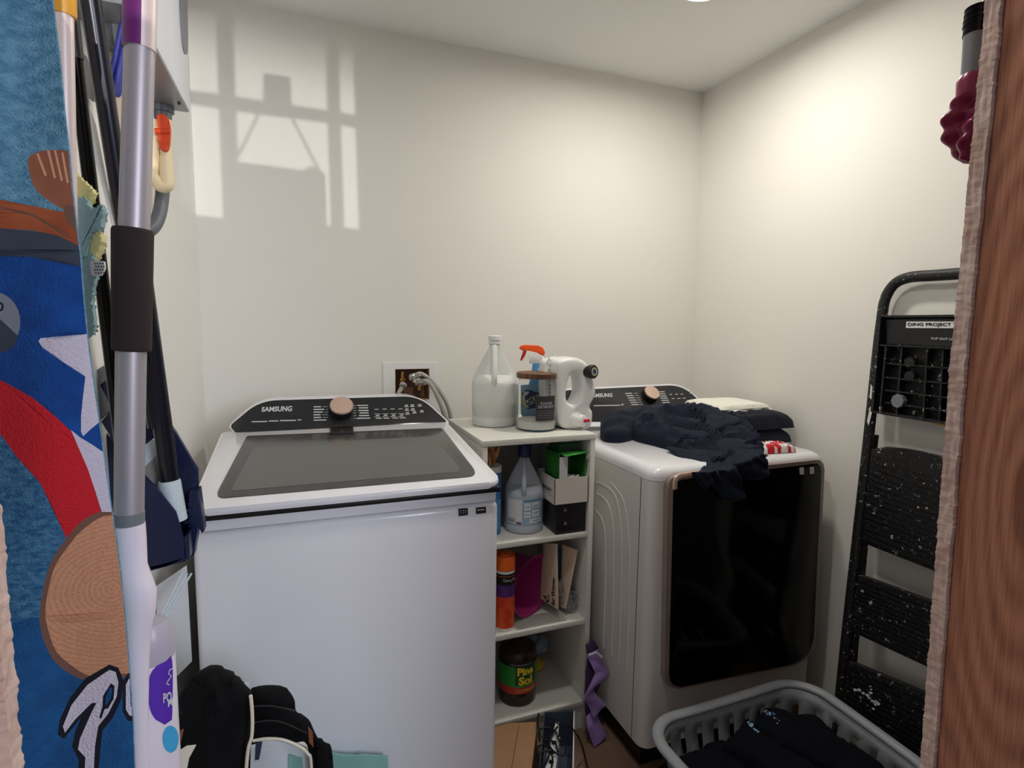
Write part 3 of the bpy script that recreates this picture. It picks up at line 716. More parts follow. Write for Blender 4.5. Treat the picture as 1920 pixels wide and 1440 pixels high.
# ================================================================ first bay of the shelf
Z1 = SH[0]+.0005
c, r = place(981, 1003, 73, Z1); H = zat(975, 834, c)-Z1; H = min(H, 1.0265-Z1-.004)
t = thing('bleach_jug', 'grey white bleach jug with a dark blue cap and printed label, upper shelf bay', 'jug', c)
HB = H*.93
b = B(); jug_body(b, c, r, HB); obj('bottle', b, 'jug_grey', t)
b = B(); jug_handle(b, c, r, HB, .12); obj('handle', b, 'jug_grey', t)
b = B(); b.lathe([(r*p, h*H) for p, h in ((.28, .86), (.34, .865), (.34, .985), (.31, 1.0))], c, seg=32); obj('cap', b, 'cap_blue', t)
b = B(); patch(b, cylfn(c, r, -52, -4, Z1+.13*HB, Z1+.44*HB, .0005), 12); obj('label', b, 'label_white', t, recalc=False)
b = B(); patch(b, cylfn(c, r, -2, 62, Z1+.13*HB, Z1+.45*HB, .0005), 16); obj('back_label', b, 'label_blue', t, recalc=False)
b = B().use('label_white'); cf = lambda a0, a1, v0, v1, off=.0012: cylfn(c, r, a0, a1, Z1+v0*HB, Z1+v1*HB, off)
for a0, a1, v0, v1 in ((2, 20, .31, .40), (24, 50, .33, .405), (24, 50, .22, .31), (2, 20, .215, .29), (16, 58, .145, .2)): patch(b, cf(a0, a1, v0, v1), 6)
b.use('label_navy')
for a0, a1, v0, v1 in ((-46, -26, .165, .172), (-46, -24, .18, .184), (-46, -22, .195, .199), (-50, -6, .155, .160), (-20, -6, .135, .152), (0, 60, .425, .432), (5, 17, .35, .355), (28, 46, .36, .365), (28, 40, .345, .349), (28, 46, .27, .275), (5, 15, .25, .256), (26, 50, .17, .176)): patch(b, cf(a0, a1, v0, v1, .002), 6)
obj('label_print', b, None, t, recalc=False)
# blue tub with white lid behind left, clothespins bag on it
c = Vector((.578, 1.69, Z1)); r = .036; zl = at(925, 873, Y=1.68).z
t = thing('wipes_tub', 'blue tub with a white lid beside the bleach jug, against the left shelf side', 'tub', c)
b = B(); b.lathe([(r*.95, 0), (r, .005), (r, zl-Z1-.02)], c, seg=36); obj('tub', b, 'tub_blue', t)
b = B(); b.lathe([(r*1.03, zl-Z1-.0195), (r*1.03, zl-Z1-.003), (r*.98, zl-Z1)], c, seg=36); obj('lid', b, 'white_plastic', t)
b = B(); patch(b, cylfn(c, r, 0, 70, Z1+.02, Z1+.12), 12); obj('label', b, 'spray_blue', t, recalc=False)
t = thing('clothespin_bag', 'bundle of orange brown clothespins lying on the blue tub, under the shelf top', 'clothespins', (c.x, c.y, zl))
for k_ in range(12):
    b = B(); q = Vector((c.x+random.uniform(-.02, .02), c.y+random.uniform(-.02, .02), zl+.028+.012*(k_ % 3)))
    rt = Matrix.Translation(q) @ Matrix.Rotation(random.uniform(-.6, .6), 4, 'Y') @ Matrix.Rotation(random.uniform(-.5, .5), 4, 'X')
    b.box(-.004, .004, -.004, .004, -.026, .026, bev=.001, xf=rt); obj('clothespin', b, 'clothespin', t)
# dark shoe-box style black box, white tray, green carton stacked at right
bx0 = at(1022, 997, Z=Z1); by = sy0+.012
t = thing('black_box', 'small glossy black box marked with two H letters, at the bottom of the stack', 'box', (.83, by+.05, Z1))
BX = (at(1030, 990, Y=by).x, at(1092, 990, Y=by).x)
hz = at(1060, 944, Y=by).z
b = B(); b.box(.775, .884, by, by+.12, Z1, hz, bev=.001); obj('carton', b, 'box_black', t)
PB = Plane((0, by, 0), (0, -1, 0), (1, 0, 0))
for y in (953, 978): text('letter', 'H', quadfn(PB, (1058, y), (1062, y), (1058, y+7), (1062, y+7)), 'print_white', t)
b = B(); b.box(.7742, .7748, by+.01, by+.11, Z1+.01, hz-.01); obj('side_print', b, 'slate_label', t)
t = thing('laundry_tray', 'white open laundry carton with black lettering, on top of the black box', 'box', (.82, by+.04, hz))
ty = by-.012; z0_ = hz+.0006; z1_ = at(1060, 897, Y=ty).z; tx0, tx1, tyb = .762, .884, ty+.14
b = B()
for a in ((tx0, tx1, ty, ty+.002), (tx0, tx1, tyb-.002, tyb)): b.box(*a, z0_, z1_)
b.box(tx0, tx0+.002, ty, tyb, z0_, z1_); b.box(tx1-.002, tx1, ty, tyb, z0_, z1_); b.box(tx0, tx1, ty, tyb, z0_, z0_+.002); obj('carton', b, 'box_white', t, smooth=False)
PL = Plane((tx0, 0, 0), (-1, 0, 0), (0, -1, 0))
L0, L1 = tyb-.03, ty+.006
mq = lambda y0, y1, a0, a1: (lambda u, v: Vector((tx0-.0008, y0+(y1-y0)*u, a0+(a1-a0)*v)))
text('label_text', 'LAUNDRY', mq(tyb-.01, ty+.022, z0_+.035, z0_+.05), 'print_black', t, bold=.03)
b = B()
for a in ((z0_+.008, z0_+.0088), (z1_-.007, z1_-.0062), (z0_+.026, z0_+.027)): b.grid(mq(tyb-.006, ty+.008, a[0], a[1]), 2, 2)
b.grid(mq(ty+.0088, ty+.008, z0_+.008, z1_-.0062), 2, 2); obj('label_frame', b, 'print_black', t, smooth=False)
# green dryer-sheet carton, opened, tipped on the tray
t = thing('dryer_sheet_box', 'torn-open green and white carton of dryer sheets in the upper shelf bay', 'box', (.83, by+.05, z0_+.003))
gx0, gx1 = .782, .878; gz0 = z0_+.004; gz1 = at(1060, 850, Y=by).z
b = B().use('box_green'); b.box(gx0, gx1, by+.0, by+.11, gz0, gz0+.001); b.box(gx0, gx0+.0015, by+.0, by+.11, gz0, gz1); b.box(gx1-.0015, gx1, by, by+.11, gz0, gz1); b.box(gx0, gx1, by+.108, by+.11, gz0, gz1)
b.box(gx0, gx1, by+.012, by+.11, gz1-.0015, gz1); obj('carton', b, None, t, smooth=False)
b = B(); b.prism([Vector((gx0, by+.012, gz1)), Vector((gx1, by+.012, gz1)), Vector((gx1+.004, by-.018, gz1+.002)), Vector((gx0+.012, by-.022, gz1-.006))], Vector((0, 0, .0012))); obj('torn_flap', b, 'box_green', t, smooth=False)
b = B(); b.box(gx0+.001, gx0+.030, by-.001, by+.0008, gz0+.004, gz1-.012); obj('front_flap', b, 'label_white', t)
text('label_text', '120', (lambda u, v: Vector((gx0+.006+.014*u, by-.0016, gz0+.026+.006*v))), 'print_dark', t)
for k_ in range(5):
    b = B()
    def f(u, v, k_=k_): return Vector((gx0+.036+u*.048, by+.004+k_*.006+.004*math.sin(u*9+k_*2), gz0+.02+v*(.058+.008*math.sin(k_*1.7+u*5))))
    b.grid(f, 10, 5); obj('dryer_sheet', b, 'white_cloth', t, solid=.0008, recalc=False)
b = B(); b.box(gx0+.008, gx1-.01, by+.02, by+.10, gz1+.0005, gz1+.028, bev=.002)
t2 = thing('green_carton', 'dark green carton at the back of the upper bay on the opened green one', 'box', (.83, by+.06, gz1)); obj('carton', b, 'box_dark_green', t2)
b = B(); b.box(gx0+.03, gx1-.015, by+.03, by+.08, gz1+.0285, gz1+.0292); obj('label', b, 'rag_blue', t2)

# ================================================================ second bay
Z2 = SH[1]+.0005
c, r = place(949, 1178, 40, Z2); H = zat(955, 1032, c)-Z2; r = .032
c = Vector((at(951, 1178, Z=Z2).x+.0, 1.635, Z2)); c.x = at(950, 1100, Y=1.635).x-.006; H = zat(955, 1036, c)-Z2
t = thing('wipes_canister', 'orange cleaning wipes canister with an orange lid, in the middle shelf bay', 'canister', c)
b = B(); b.lathe([(r*.97, 0), (r, .004), (r, H*.80)], c, seg=40); obj('canister', b, 'white_plastic', t)
b = B(); b.lathe([(r*1.03, H*.81), (r*1.03, H*.95), (r*.96, H*.99), (r*.55, H*.975), (r*.5, H*1.0), (0, H)], c, seg=40); obj('lid', b, 'orange', t)
cw = lambda a0, a1, v0, v1, off=.0006: cylfn(c, r, a0, a1, Z2+v0*H, Z2+v1*H, off)
for nm, key, v0, v1 in (('orange_label', 'label_orange', .04, .46), ('purple_label', 'label_purple', .46, .62), ('black_label', 'print_black', .62, .77)):
    b = B(); patch(b, cw(-95, 95, v0, v1), 30); obj(nm, b, key, t, recalc=False)
text('label_text', 'Cleaning Wipes', cw(-10, 80, .66, .71, .0014), 'print_white', t)
b = B(); patch(b, cw(-80, 80, .735, .742, .0014), 20); obj('label_line', b, 'orange', t, recalc=False)
# magenta bowl lying on its rim
c = Vector((.70, 1.72, Z2+.111))
t = thing('plastic_bowl', 'magenta plastic basin tipped on its side behind the wipes canister', 'basin', (.70, 1.72, Z2))
b = B(); pr = [(.118, .06), (.112, .055), (.096, .02), (.086, -.04), (.078, -.062), (0, -.064)]
pr2 = [(0, -.061), (.075, -.059), (.083, -.038), (.093, .021), (.109, .057), (.118, .06)]
b.lathe([(q*.92, h) for q, h in pr+pr2], c, axis=(.45, -.85, -.05), seg=48, caps=False, squash=(.95, 1)); obj('basin', b, 'magenta', t)
# packets
def packet(name, label, cat, quad, y0, y1, key, th=.012, texts=(), bulge=0):
    t = thing(name, label, cat, (at(*quad[2], Y=y0).x, y0, Z2))
    P = [at(x, y, Y=(y0 if i in (0, 3) else y1)) for i, (x, y) in enumerate(quad)]
    lo = min(p.z for p in P)
    n = (P[1]-P[0]).cross(P[3]-P[0]).normalized()
    if n.y > 0: n = -n
    b = B()
    b.prism(P, -n*th, bev=min(.002, th*.3)); obj('packet', b, key, t)
    for s_, (u0, u1, v0, v1), k_ in texts:
        def fn(u, v, u0=u0, u1=u1, v0=v0, v1=v1):
            # text runs upward along the packet's long side
            a = u0+(u1-u0)*(1-v); c_ = v0+(v1-v0)*(1-u)
            return (P[0]*(1-a)+P[1]*a)*(1-c_)+(P[3]*(1-a)+P[2]*a)*c_+n*.001
        text('label_text', s_, fn, k_, t, bold=.04)
    return t
packet('book', 'cream booklet with black title leaning beside the magenta basin', 'booklet', [(1018, 1018), (1041, 1020), (1043, 1142), (1012, 1122)], 1.70, 1.615, 'kraft_light', .010,
       [('Just', (.06, .36, .62, .95), 'print_black'), ('Cleaning', (.36, .66, .46, .98), 'print_black'), ('for Women', (.72, .94, .52, .97), 'print_black')])
packet('packet', 'teal blue packet standing between the cream booklet and the beige envelope', 'packet', [(1042, 1020), (1060, 1040), (1060, 1130), (1044, 1128)], 1.72, 1.68, 'teal_bag', .008)
packet('envelope', 'beige folded paper envelope with a crumpled top, leaning beside the teal packet', 'envelope', [(1054, 1022), (1083, 1032), (1061, 1142), (1050, 1138)], 1.66, 1.62, 'kraft_light', .006)
t = thing('scouring_cloth', 'rolled grey scouring cloth against the right side of the middle bay', 'cloth', (.865, 1.66, Z2))
b = B(); b.lathe([(.0, -.01), (.022, 0), (.027, .02), (.026, .07), (.016, .10), (.0, .112)], (.857, 1.66, Z2+.013), axis=(-.25, .05, 1), seg=24); o = obj('roll', b, 'scour_grey', t)
b = B()
for k_ in range(4): b.tube([Vector((.860+(.010+.005*k_)*math.cos(a), 1.645-.003*k_, Z2+.040+(.010+.005*k_)*math.sin(a)*1.6)) for a in [i*.5 for i in range(13)]], .0016, seg=6)
obj('roll_edges', b, 'scour_grey', t)
t = thing('plastic_wrap', 'crumpled clear plastic wrap lying at the front of the middle shelf', 'wrap', (.70, 1.62, Z2))
b = B()
b.grid(lambda u, v: Vector((.645+u*.18, 1.60+v*.07, Z2+.003+.012*abs(noise.noise(Vector((u*7, v*4, 2))))*(1-abs(2*v-1))+.004*noise.noise(Vector((u*20, v*12, 5)))**2)), 40, 14)
obj('film', b, 'pet', t, recalc=False)

# ================================================================ lowest bay
Z3 = SH[2]+.0005
c, r = place(969, 1327, 70, Z3); H = zat(969, 1207, c)-Z3
t = thing('cleaner_bottle', 'dark pine cleaner bottle with green label and yellow lettering, lowest shelf bay', 'bottle', c)
b = B(); b.lathe([(r*p, h*H) for p, h in ((.88, 0), (.98, .02), (1, .08), (1, .9), (.95, .96), (.82, 1.0), (.55, 1.02), (.28, 1.10), (.28, 1.13), (0, 1.13))], c, seg=44); obj('bottle', b, 'pine_dark', t)
cp = lambda a0, a1, v0, v1, off=.0006: cylfn(c, r, a0, a1, Z3+v0*H, Z3+v1*H, off)
for nm, key, v0, v1 in (('green_label', 'pine_green', .38, .84), ('red_label', 'pine_red', .25, .38), ('black_band', 'print_black', .76, .84)):
    b = B(); patch(b, cp(-85, 85, v0, v1, .0006 if nm != 'black_band' else .001), 30); obj(nm, b, key, t, recalc=False)
b = B(); patch(b, cp(-6, 62, .42, .76, .001), 16); obj('dark_panel', b, 'box_dark_green', t, recalc=False)
text('label_text', 'Pine', cp(0, 52, .60, .75, .0016), 'pine_yellow', t, bold=.05); text('label_text', 'Sol', cp(4, 48, .42, .58, .0016), 'pine_yellow', t, bold=.05)
text('label_text', 'MULTI-SURFACE', cp(-20, 50, .785, .81, .0016), 'print_white', t); text('label_text', '1 COMPARTE', cp(-6, 62, .285, .345, .0014), 'pine_yellow', t)
c2 = c+Vector((.035, .13, 0)); t = thing('plastic_jug', 'clear plastic jug standing behind the pine cleaner bottle', 'jug', c2)
b = B(); jug_body(b, c2, .06, .22); obj('bottle', b, 'pet', t)
b = B(); b.lathe([(.018, .205), (.018, .23)], c2, seg=20); obj('cap', b, 'black_plastic', t)
def rag(name, label, c, s, key, seedv, cat='rag'):
    b = B(); R_ = b.grid(lambda u, v: Vector(c)+Vector(((math.cos(u*2*math.pi)*math.sin(v*math.pi))*s[0], (math.sin(u*2*math.pi)*math.sin(v*math.pi))*s[1], (1-math.cos(v*math.pi))*s[2]/2))*(1+.35*noise.noise(Vector((math.cos(u*6.28)*2, math.sin(u*6.28)*2, v*4+seedv)))), 36, 24, closed_u=True)
    o = obj(name, b, key); tag(o, label, cat); return o
rag('cleaning_rag', 'crumpled pale blue rag behind the pine cleaner, lowest bay', (.82, 1.82, Z3+.06), (.04, .035, .055), 'rag_blue', 3)
o = rag('sponge', 'yellow sponge under the pale blue rag in the lowest bay', (.79, 1.80, Z3), (.05, .03, .045), 'sponge', 9, 'sponge')
# ================================================================ beach towel hanging left of the doorway
TY = .60
t = thing('beach_towel', 'blue beach towel printed with star, red stripe and wood slice, left of doorway', 'towel', (-.24, TY, .7))
def tw(x, y):
    yy = TY+.006*math.sin((x*.9+y*.12)/38)+.004*math.sin((x-.35*y)/61+1)+.012*max(0, (x-150)/100)**2
    return at(x, y, Y=yy)
outl = [(-140, -40), (93, -40), (100, 20), (110, 100), (119, 200), (128, 280), (134, 350), (142, 420), (150, 480), (156, 560), (164, 640), (178, 740), (192, 840), (206, 940), (217, 1010), (226, 1080), (234, 1160), (242, 1260), (249, 1360), (254, 1500), (-140, 1500)]
mm('towel_sky', (122, 176, 204), rough=.95, c2=s2l(86, 142, 176), nscale=90, lo=.35, hi=.65, bump=1.6, bscale=420, stretch=(1, 1, 1.6))
mm('towel_sea', (84, 142, 180), rough=.95, c2=s2l(40, 98, 146), nscale=130, lo=.35, hi=.65, bump=1.4, bscale=420, stretch=(1, 1, 2))
mm('towel_deep', (26, 92, 150), rough=.95, c2=s2l(20, 74, 128), nscale=60, lo=.3, hi=.7, bump=1., bscale=420)
mm('towel_flag', (18, 80, 160), rough=.95, c2=s2l(14, 62, 132), nscale=40, lo=.3, hi=.7, bump=1., bscale=420)
mm('towel_red', (206, 32, 46), rough=.95, bump=1., bscale=420); mm('towel_white', (214, 206, 222), rough=.95, bump=1., bscale=420)
mm('towel_black', (20, 20, 34), rough=.95); mm('towel_brown', (150, 92, 68), rough=.95, c2=s2l(172, 110, 84), nscale=12); mm('towel_bark', (118, 84, 72), rough=.95)
mm('towel_rust', (168, 88, 54), rough=.95, c2=s2l(150, 76, 46), nscale=20); mm('towel_charcoal', (62, 70, 84), rough=.95); mm('towel_grey', (132, 138, 148), rough=.95); mm('towel_peach', (214, 160, 132), rough=.95)
# wood-slice rings round the slice centre
m = mat('towel_rings', s2l(196, 140, 104), rough=.95); M['towel_rings'] = m; n_ = m.node_tree.nodes; k_ = m.node_tree.links
tc = n_.new('ShaderNodeTexCoord'); mp = n_.new('ShaderNodeMapping'); cc = at(205, 1110, Y=TY); mp.inputs['Location'].default_value = (-cc.x, 0, -cc.z)
wv = n_.new('ShaderNodeTexWave'); wv.wave_type = 'RINGS'; wv.rings_direction = 'Y'; wv.inputs['Scale'].default_value = 75; wv.inputs['Distortion'].default_value = 6; wv.inputs['Detail'].default_value = 3; wv.inputs['Detail Scale'].default_value = 6
r_ = n_.new('ShaderNodeValToRGB'); r_.color_ramp.elements[0].color = (*s2l(190, 132, 102), 1); r_.color_ramp.elements[1].color = (*s2l(206, 152, 116), 1)
k_.new(tc.outputs['Object'], mp.inputs[0]); k_.new(mp.outputs[0], wv.inputs[0]); k_.new(wv.outputs['Fac'], r_.inputs[0]); k_.new(r_.outputs[0], n_['Principled BSDF'].inputs['Base Color'])
def circ(cx, cy, rx, ry, a0=0, a1=360, n=28, rot=0): return [(cx+rx*math.cos(math.radians(a0+(a1-a0)*i/n)), cy+ry*math.sin(math.radians(a0+(a1-a0)*i/n))) for i in range(n+(0 if a1-a0 == 360 else 1))]
slice_o = smoothpoly([(210, 960), (180, 962), (150, 980), (126, 1008), (100, 1045), (84, 1090), (75, 1140), (76, 1180), (92, 1225), (120, 1256), (165, 1277), (215, 1270), (300, 1240), (300, 960)], 3)
slice_i = smoothpoly([(210, 966), (185, 972), (152, 996), (128, 1024), (104, 1060), (92, 1100), (85, 1145), (90, 1180), (106, 1222), (140, 1252), (172, 1268), (215, 1262), (290, 1235), (290, 966)], 3)
P_out = [(205, 1246), (222, 1252), (231, 1275), (228, 1310), (212, 1345), (192, 1370), (188, 1405), (184, 1460), (145, 1460), (148, 1425), (135, 1400), (140, 1375), (152, 1345), (120, 1385), (108, 1378), (112, 1350), (130, 1310), (160, 1272)]
P_in = [(205, 1256), (217, 1260), (222, 1280), (219, 1306), (203, 1338), (184, 1362), (178, 1400), (175, 1460), (158, 1460), (160, 1420), (146, 1405), (150, 1385), (172, 1335), (181, 1318), (172, 1318), (140, 1350), (122, 1374), (118, 1362), (134, 1322), (164, 1284)]
P_hole = [(208, 1281), (215, 1286), (213, 1310), (203, 1328), (196, 1330), (190, 1348), (186, 1345), (192, 1325), (193, 1305)]
P_core = [(207, 1288), (211, 1292), (208, 1308), (200, 1322), (197, 1320), (199, 1305)]
LAY = [('towel_sea', [(-140, 400), (300, 400), (300, 1150), (20, 1166), (-140, 1190)]),
       ('towel_deep', [(-140, 1190), (20, 1168), (60, 1158), (300, 1140), (300, 1520), (-140, 1520)]),
       ('towel_flag', [(-140, 470), (300, 470), (300, 1000), (205, 880), (100, 800), (0, 712), (-140, 620)]),
       ('towel_red', [(-140, 640), (0, 712), (60, 745), (105, 782), (135, 810), (160, 860), (190, 960), (205, 1040), (125, 1010), (75, 905), (30, 855), (0, 812), (-140, 700)]),
       ('towel_white', [(133, 806), (150, 820), (175, 835), (240, 880), (240, 1000), (192, 962), (165, 880)]),
       ('towel_white', [(72, 640), (76, 634), (175, 625), (200, 640), (172, 700), (188, 790), (170, 805), (156, 818), (152, 810), (152, 780), (155, 750), (160, 706), (120, 680), (80, 652)]),
       ('towel_charcoal', [(-140, 420), (0, 428), (60, 433), (110, 440), (150, 452), (150, 500), (60, 482), (0, 480), (-140, 480)]),
       ('towel_rust', [(-140, 370), (0, 374), (60, 386), (110, 396), (150, 400), (150, 462), (110, 442), (60, 432), (0, 428), (-140, 425)]),
       ('towel_bark', [(-140, 384), (0, 387), (60, 400), (128, 440), (124, 443), (60, 405), (0, 391), (-140, 388)]),
       ('towel_brown', smoothpoly([(52, 305), (60, 290), (80, 283), (105, 281), (128, 284), (150, 300), (150, 400), (128, 396), (110, 388), (80, 368), (62, 346)], 3)),
       ('towel_bark', smoothpoly([(119, 392), (126, 384), (136, 386), (142, 400), (143, 430), (134, 425), (124, 412)], 3)),
       ('towel_peach', [(68, 288), (72, 287), (88, 328), (84, 331)]), ('towel_peach', [(88, 282), (93, 282), (105, 333), (101, 335)]), ('towel_peach', [(101, 282), (105, 281), (118, 338), (114, 340)]), ('towel_peach', [(115, 286), (119, 286), (129, 342), (125, 344)]),
       ('towel_grey', circ(-10, 604, 48, 56)), ('towel_charcoal', [(-60, 580), (0, 598), (34, 630), (28, 648), (10, 660), (-60, 662)]), ('towel_black', circ(0, 575, 7, 9, n=14)), ('towel_grey', circ(-1, 575, 4, 6, n=14)),
       ('towel_bark', slice_o), ('towel_rings', slice_i),
       ('towel_black', [(230, 1278), (240, 1262), (300, 1262), (300, 1350), (240, 1352), (230, 1335)]), ('towel_white', [(236, 1284), (242, 1272), (300, 1272), (300, 1340), (243, 1342), (236, 1330)]), ('towel_deep', [(243, 1285), (300, 1285), (300, 1325), (245, 1325)]),
       ('towel_black', P_out), ('towel_white', P_in), ('towel_black', P_hole), ('towel_deep', P_core)]
pts, edges = [], []
def addpoly(p):
    o_ = len(pts); pts.extend(Vector((a, c)) for a, c in p); edges.extend((o_+i, o_+(i+1) % len(p)) for i in range(len(p)))
addpoly(outl)
for _, p in LAY: addpoly(p)
for gy in range(-36, 1500, 14):
    for gx in range(-136, 256, 14): pts.append(Vector((gx+.37, gy+.21)))
res = geometry.delaunay_2d_cdt(pts, edges, [], 0, 1e-4)
b = B().use('towel_sky'); vs = [b.v(tw(v.x, v.y)) for v in res[0]]; ws = [b.v(v.co+Vector((0, .004, 0))) for v in vs]; cnt = {}
for f in res[2]:
    cx_ = sum(res[0][i].x for i in f)/len(f); cy_ = sum(res[0][i].y for i in f)/len(f)
    if not inside((cx_, cy_), outl): continue
    b.use('towel_sky')
    for key, p in LAY:
        if inside((cx_, cy_), p): b.use(key)
    b.face([vs[i] for i in f]); b.use('towel_sky').face([ws[i] for i in f][::-1])
    for i in range(len(f)): k2 = (f[i], f[(i+1) % len(f)]); cnt.setdefault(tuple(sorted(k2)), []).append(k2)
for k2 in cnt.values():
    if len(k2) == 1: i, j_ = k2[0]; b.face([vs[j_], vs[i], ws[i], ws[j_]])
for v in [v for v in b.b.verts if not v.link_faces]: b.b.verts.remove(v)
obj('printed_cloth', b, None, t, smooth=False, recalc=True)
b = B(); b.tube([Vector((-.303, .55, 1.80)), Vector((-.27, .56, 1.80)), Vector((-.23, .598, 1.81)), Vector((-.215, .60, 1.79))], .004, seg=8); obj('hanging_loop', b, 'steel', t)
b = B(); q = tw(60, -40); b.grid(lambda u, v: at(-140+233*u, -40, Y=TY).lerp(Vector((-.24, .60, 1.80)), v*.93)+Vector((0, .004*math.sin(u*22)*v, 0)), 16, 8); obj('gathered_top', b, 'towel_sky', t, solid=.003, recalc=False)

# ================================================================ mop with spray bottle
MY = .66
t = thing('spray_mop', 'white and silver spray mop with a dark foam grip and purple bottle, beside the towel', 'mop', at(250, 1440, Y=MY))
def line(x0, y0, x1, y1, Y0, Y1=None): return at(x0, y0, Y=Y0), at(x1, y1, Y=Y1 if Y1 is not None else Y0)
def rod(name, b, px, Y0, Y1, w0, w1, key, t, seg=24, ext=0, n=2, metal=None):
    p, q = line(*px, Y0, Y1); d = (q-p)
    p = p-d*ext; rp, rq = w0/2*mpp(p), w1/2*mpp(q)
    b.tube([p+(q-p)*(i/(n-1)) for i in range(n)], [rp+(rq-rp)*i/(n-1) for i in range(n)], seg=seg); return obj(name, b, key, t)
def off(px): return px
ms = 1.0/1.06
rod('upper_pole', B(), (262, 92, 251, 445), MY, MY, 50, 51, 'brushed_pole', t)
rod('lower_pole', B(), (246, 640, 242, 975), MY, MY, 50, 48, 'brushed_pole', t)
p, q = line(249, 429, 247, 658, MY); r0 = 34*mpp(p)
b = B(); b.tube([p+(q-p)*k for k in (0, .01, .03, .97, .99, 1)], [r0*.93, r0*.98, r0, r0*.96, r0*.95, r0*.9], seg=32); obj('foam_grip', b, 'foam_grip', t)
p, q = line(264, -60, 262, 93, MY); r0 = 28*mpp(p)
b = B(); b.tube([p, q], [r0*.98, r0*.96], seg=32); obj('handle_grip', b, 'pole_pink', t)
# purple half of the grip, wrapping the left side
b = B(); d0 = (CAMP-p); d0.z = 0; d0.normalize(); base = math.atan2(d0.y, d0.x)
for s0, s1 in ((0, 1),):
    b.grid(lambda u, v: (p+(q-p)*v)+Vector((math.cos(base+math.radians(-115+120*u)), math.sin(base+math.radians(-115+120*u)), 0))*(r0*1.02), 16, 2)
obj('purple_side', b, 'purple_grip', t, recalc=False)
b = B(); b.tube([at(242, 960, Y=MY), at(243, 982, Y=MY)], [27*mpp(q), 26*mpp(q)], seg=24); obj('collar', b, 'tube_grey', t)
# white mop neck, a flattened shell that widens and narrows again
b = B(); prof = [(217, 268, 982), (219, 270, 1010), (222, 272, 1060), (226, 282, 1090), (231, 289, 1110), (235, 288, 1150), (237, 280, 1185), (240, 277, 1240), (245, 276, 1320), (250, 277, 1400), (254, 278, 1470)]
rings = []
for xl, xr, y in prof:
    c = at((xl+xr)/2, y, Y=MY+.0); hw = (xr-xl)/2*mpp(c); rings.append((c, hw))
P_ = [c for c, _ in rings]
R2 = []
for c, hw in rings: R2.append([b.v(c+Vector((math.cos(a)*hw, math.sin(a)*min(hw, .018), 0))) for a in [2*math.pi*i/28 for i in range(28)]])
for a, c in zip(R2, R2[1:]):
    for i in range(28): b.face([a[i], a[(i+1) % 28], c[(i+1) % 28], c[i]])
b.face(R2[0]); b.face(R2[-1][::-1]); obj('neck', b, 'mop_white', t)
b = B(); PP = Plane((0, MY+.014, 0), (0, -1, 0), (1, 0, 0)); PP.poly(b, rpoly([(277, 1103), (289, 1100), (291, 1130), (289, 1165), (276, 1170)], 4), th=.006); obj('purple_insert', b, 'purple_grip', t)
c = at(287, 1300, Y=MY+.035); r = 39*mpp(c); zt = at(287, 1160, Y=c.y).z; zb = at(287, 1500, Y=c.y).z
b = B(); b.lathe([(r*.9, zb-.05-c.z), (r, zb-.04-c.z), (r, zt-.045-c.z)], c, seg=40); bt = obj('bottle', b, 'mop_white', t)
b = B(); b.lathe([(r*.99, zt-.0448-c.z), (r*.985, zt-.025-c.z), (r*.9, zt-.01-c.z), (r*.7, zt-.002-c.z), (0, zt-c.z)], c, seg=40, caps=False); obj('bottle_top', b, 'bottle_clear', t)
def cyp(x, y, o=.0006): # point on the bottle's surface under a pixel
    d = ray(x, y); A = d.x*d.x+d.y*d.y; Bq = -2*(c.x*d.x+c.y*d.y); Cq = c.x**2+c.y**2-(r+o)**2; D_ = max(Bq*Bq-4*A*Cq, 0)
    return CAMP+d*((-Bq-math.sqrt(D_))/(2*A))
def cypoly(b, pts, o):
    ys = [p[1] for p in pts]; N = 14
    rows = []
    for j in range(N+1):
        y = min(ys)+(max(ys)-min(ys))*(j+.001*(j == 0)-.001*(j == N))/N; xs = []
        for i in range(len(pts)):
            (x0_, y0_), (x1_, y1_) = pts[i], pts[(i+1) % len(pts)]
            if (y0_ > y) != (y1_ > y): xs.append(x0_+(y-y0_)*(x1_-x0_)/(y1_-y0_))
        if len(xs) >= 2: rows.append([b.v(cyp(min(xs)+(max(xs)-min(xs))*i/6, y, o)) for i in range(7)])
    for a, e in zip(rows, rows[1:]):
        for i in range(6): b.face([a[i], a[i+1], e[i+1], e[i]])
b = B(); cypoly(b, smoothpoly([(278, 1295), (280, 1270), (292, 1250), (310, 1242), (323, 1236), (323, 1340), (318, 1356), (305, 1358), (288, 1345), (279, 1320)], 4), .0008); obj('purple_label', b, 'power_purple', t, recalc=False)
b = B(); cypoly(b, circ(320, 1386, 15, 26), .0008); obj('drop_mark', b, 'drop_blue', t, recalc=False)
for s_, q in (('PO', (306, 322, 1300, 1319)), ('M', (315, 324, 1312, 1326))):
    text('label_text', s_, (lambda u, v, q=q: cyp(q[0]+(q[1]-q[0])*u, q[3]+(q[2]-q[3])*v-u*4, .0016)), 'print_white', t, bold=.03)
b = B(); b.tube([cyp(x, y, .0016) for x, y in ((324, 1254), (318, 1256), (316, 1263), (321, 1268), (316, 1275), (312, 1282), (317, 1284))], .0006, seg=6); obj('flower_mark', b, 'print_white', t)
# rail holding mop and broom handles above the frame
b = B(); b.box(XL, XL+.015, .50, 1.10, 2.02, 2.07, bev=.003); o = obj('tool_rail', b, 'white_plastic'); tag(o, 'white rail for broom handles on the left wall above the mop', 'rail')
b = B(); p = at(264, -60, Y=MY); b.tube([Vector((XL+.015, MY, 2.04)), Vector((p.x, MY, 2.03)), Vector((p.x, MY, 2.0))], .005, seg=8); b.tube([Vector((p.x, MY, 2.0)), p], r0*.8, seg=20); obj('hang_hook', b, 'white_plastic', t)

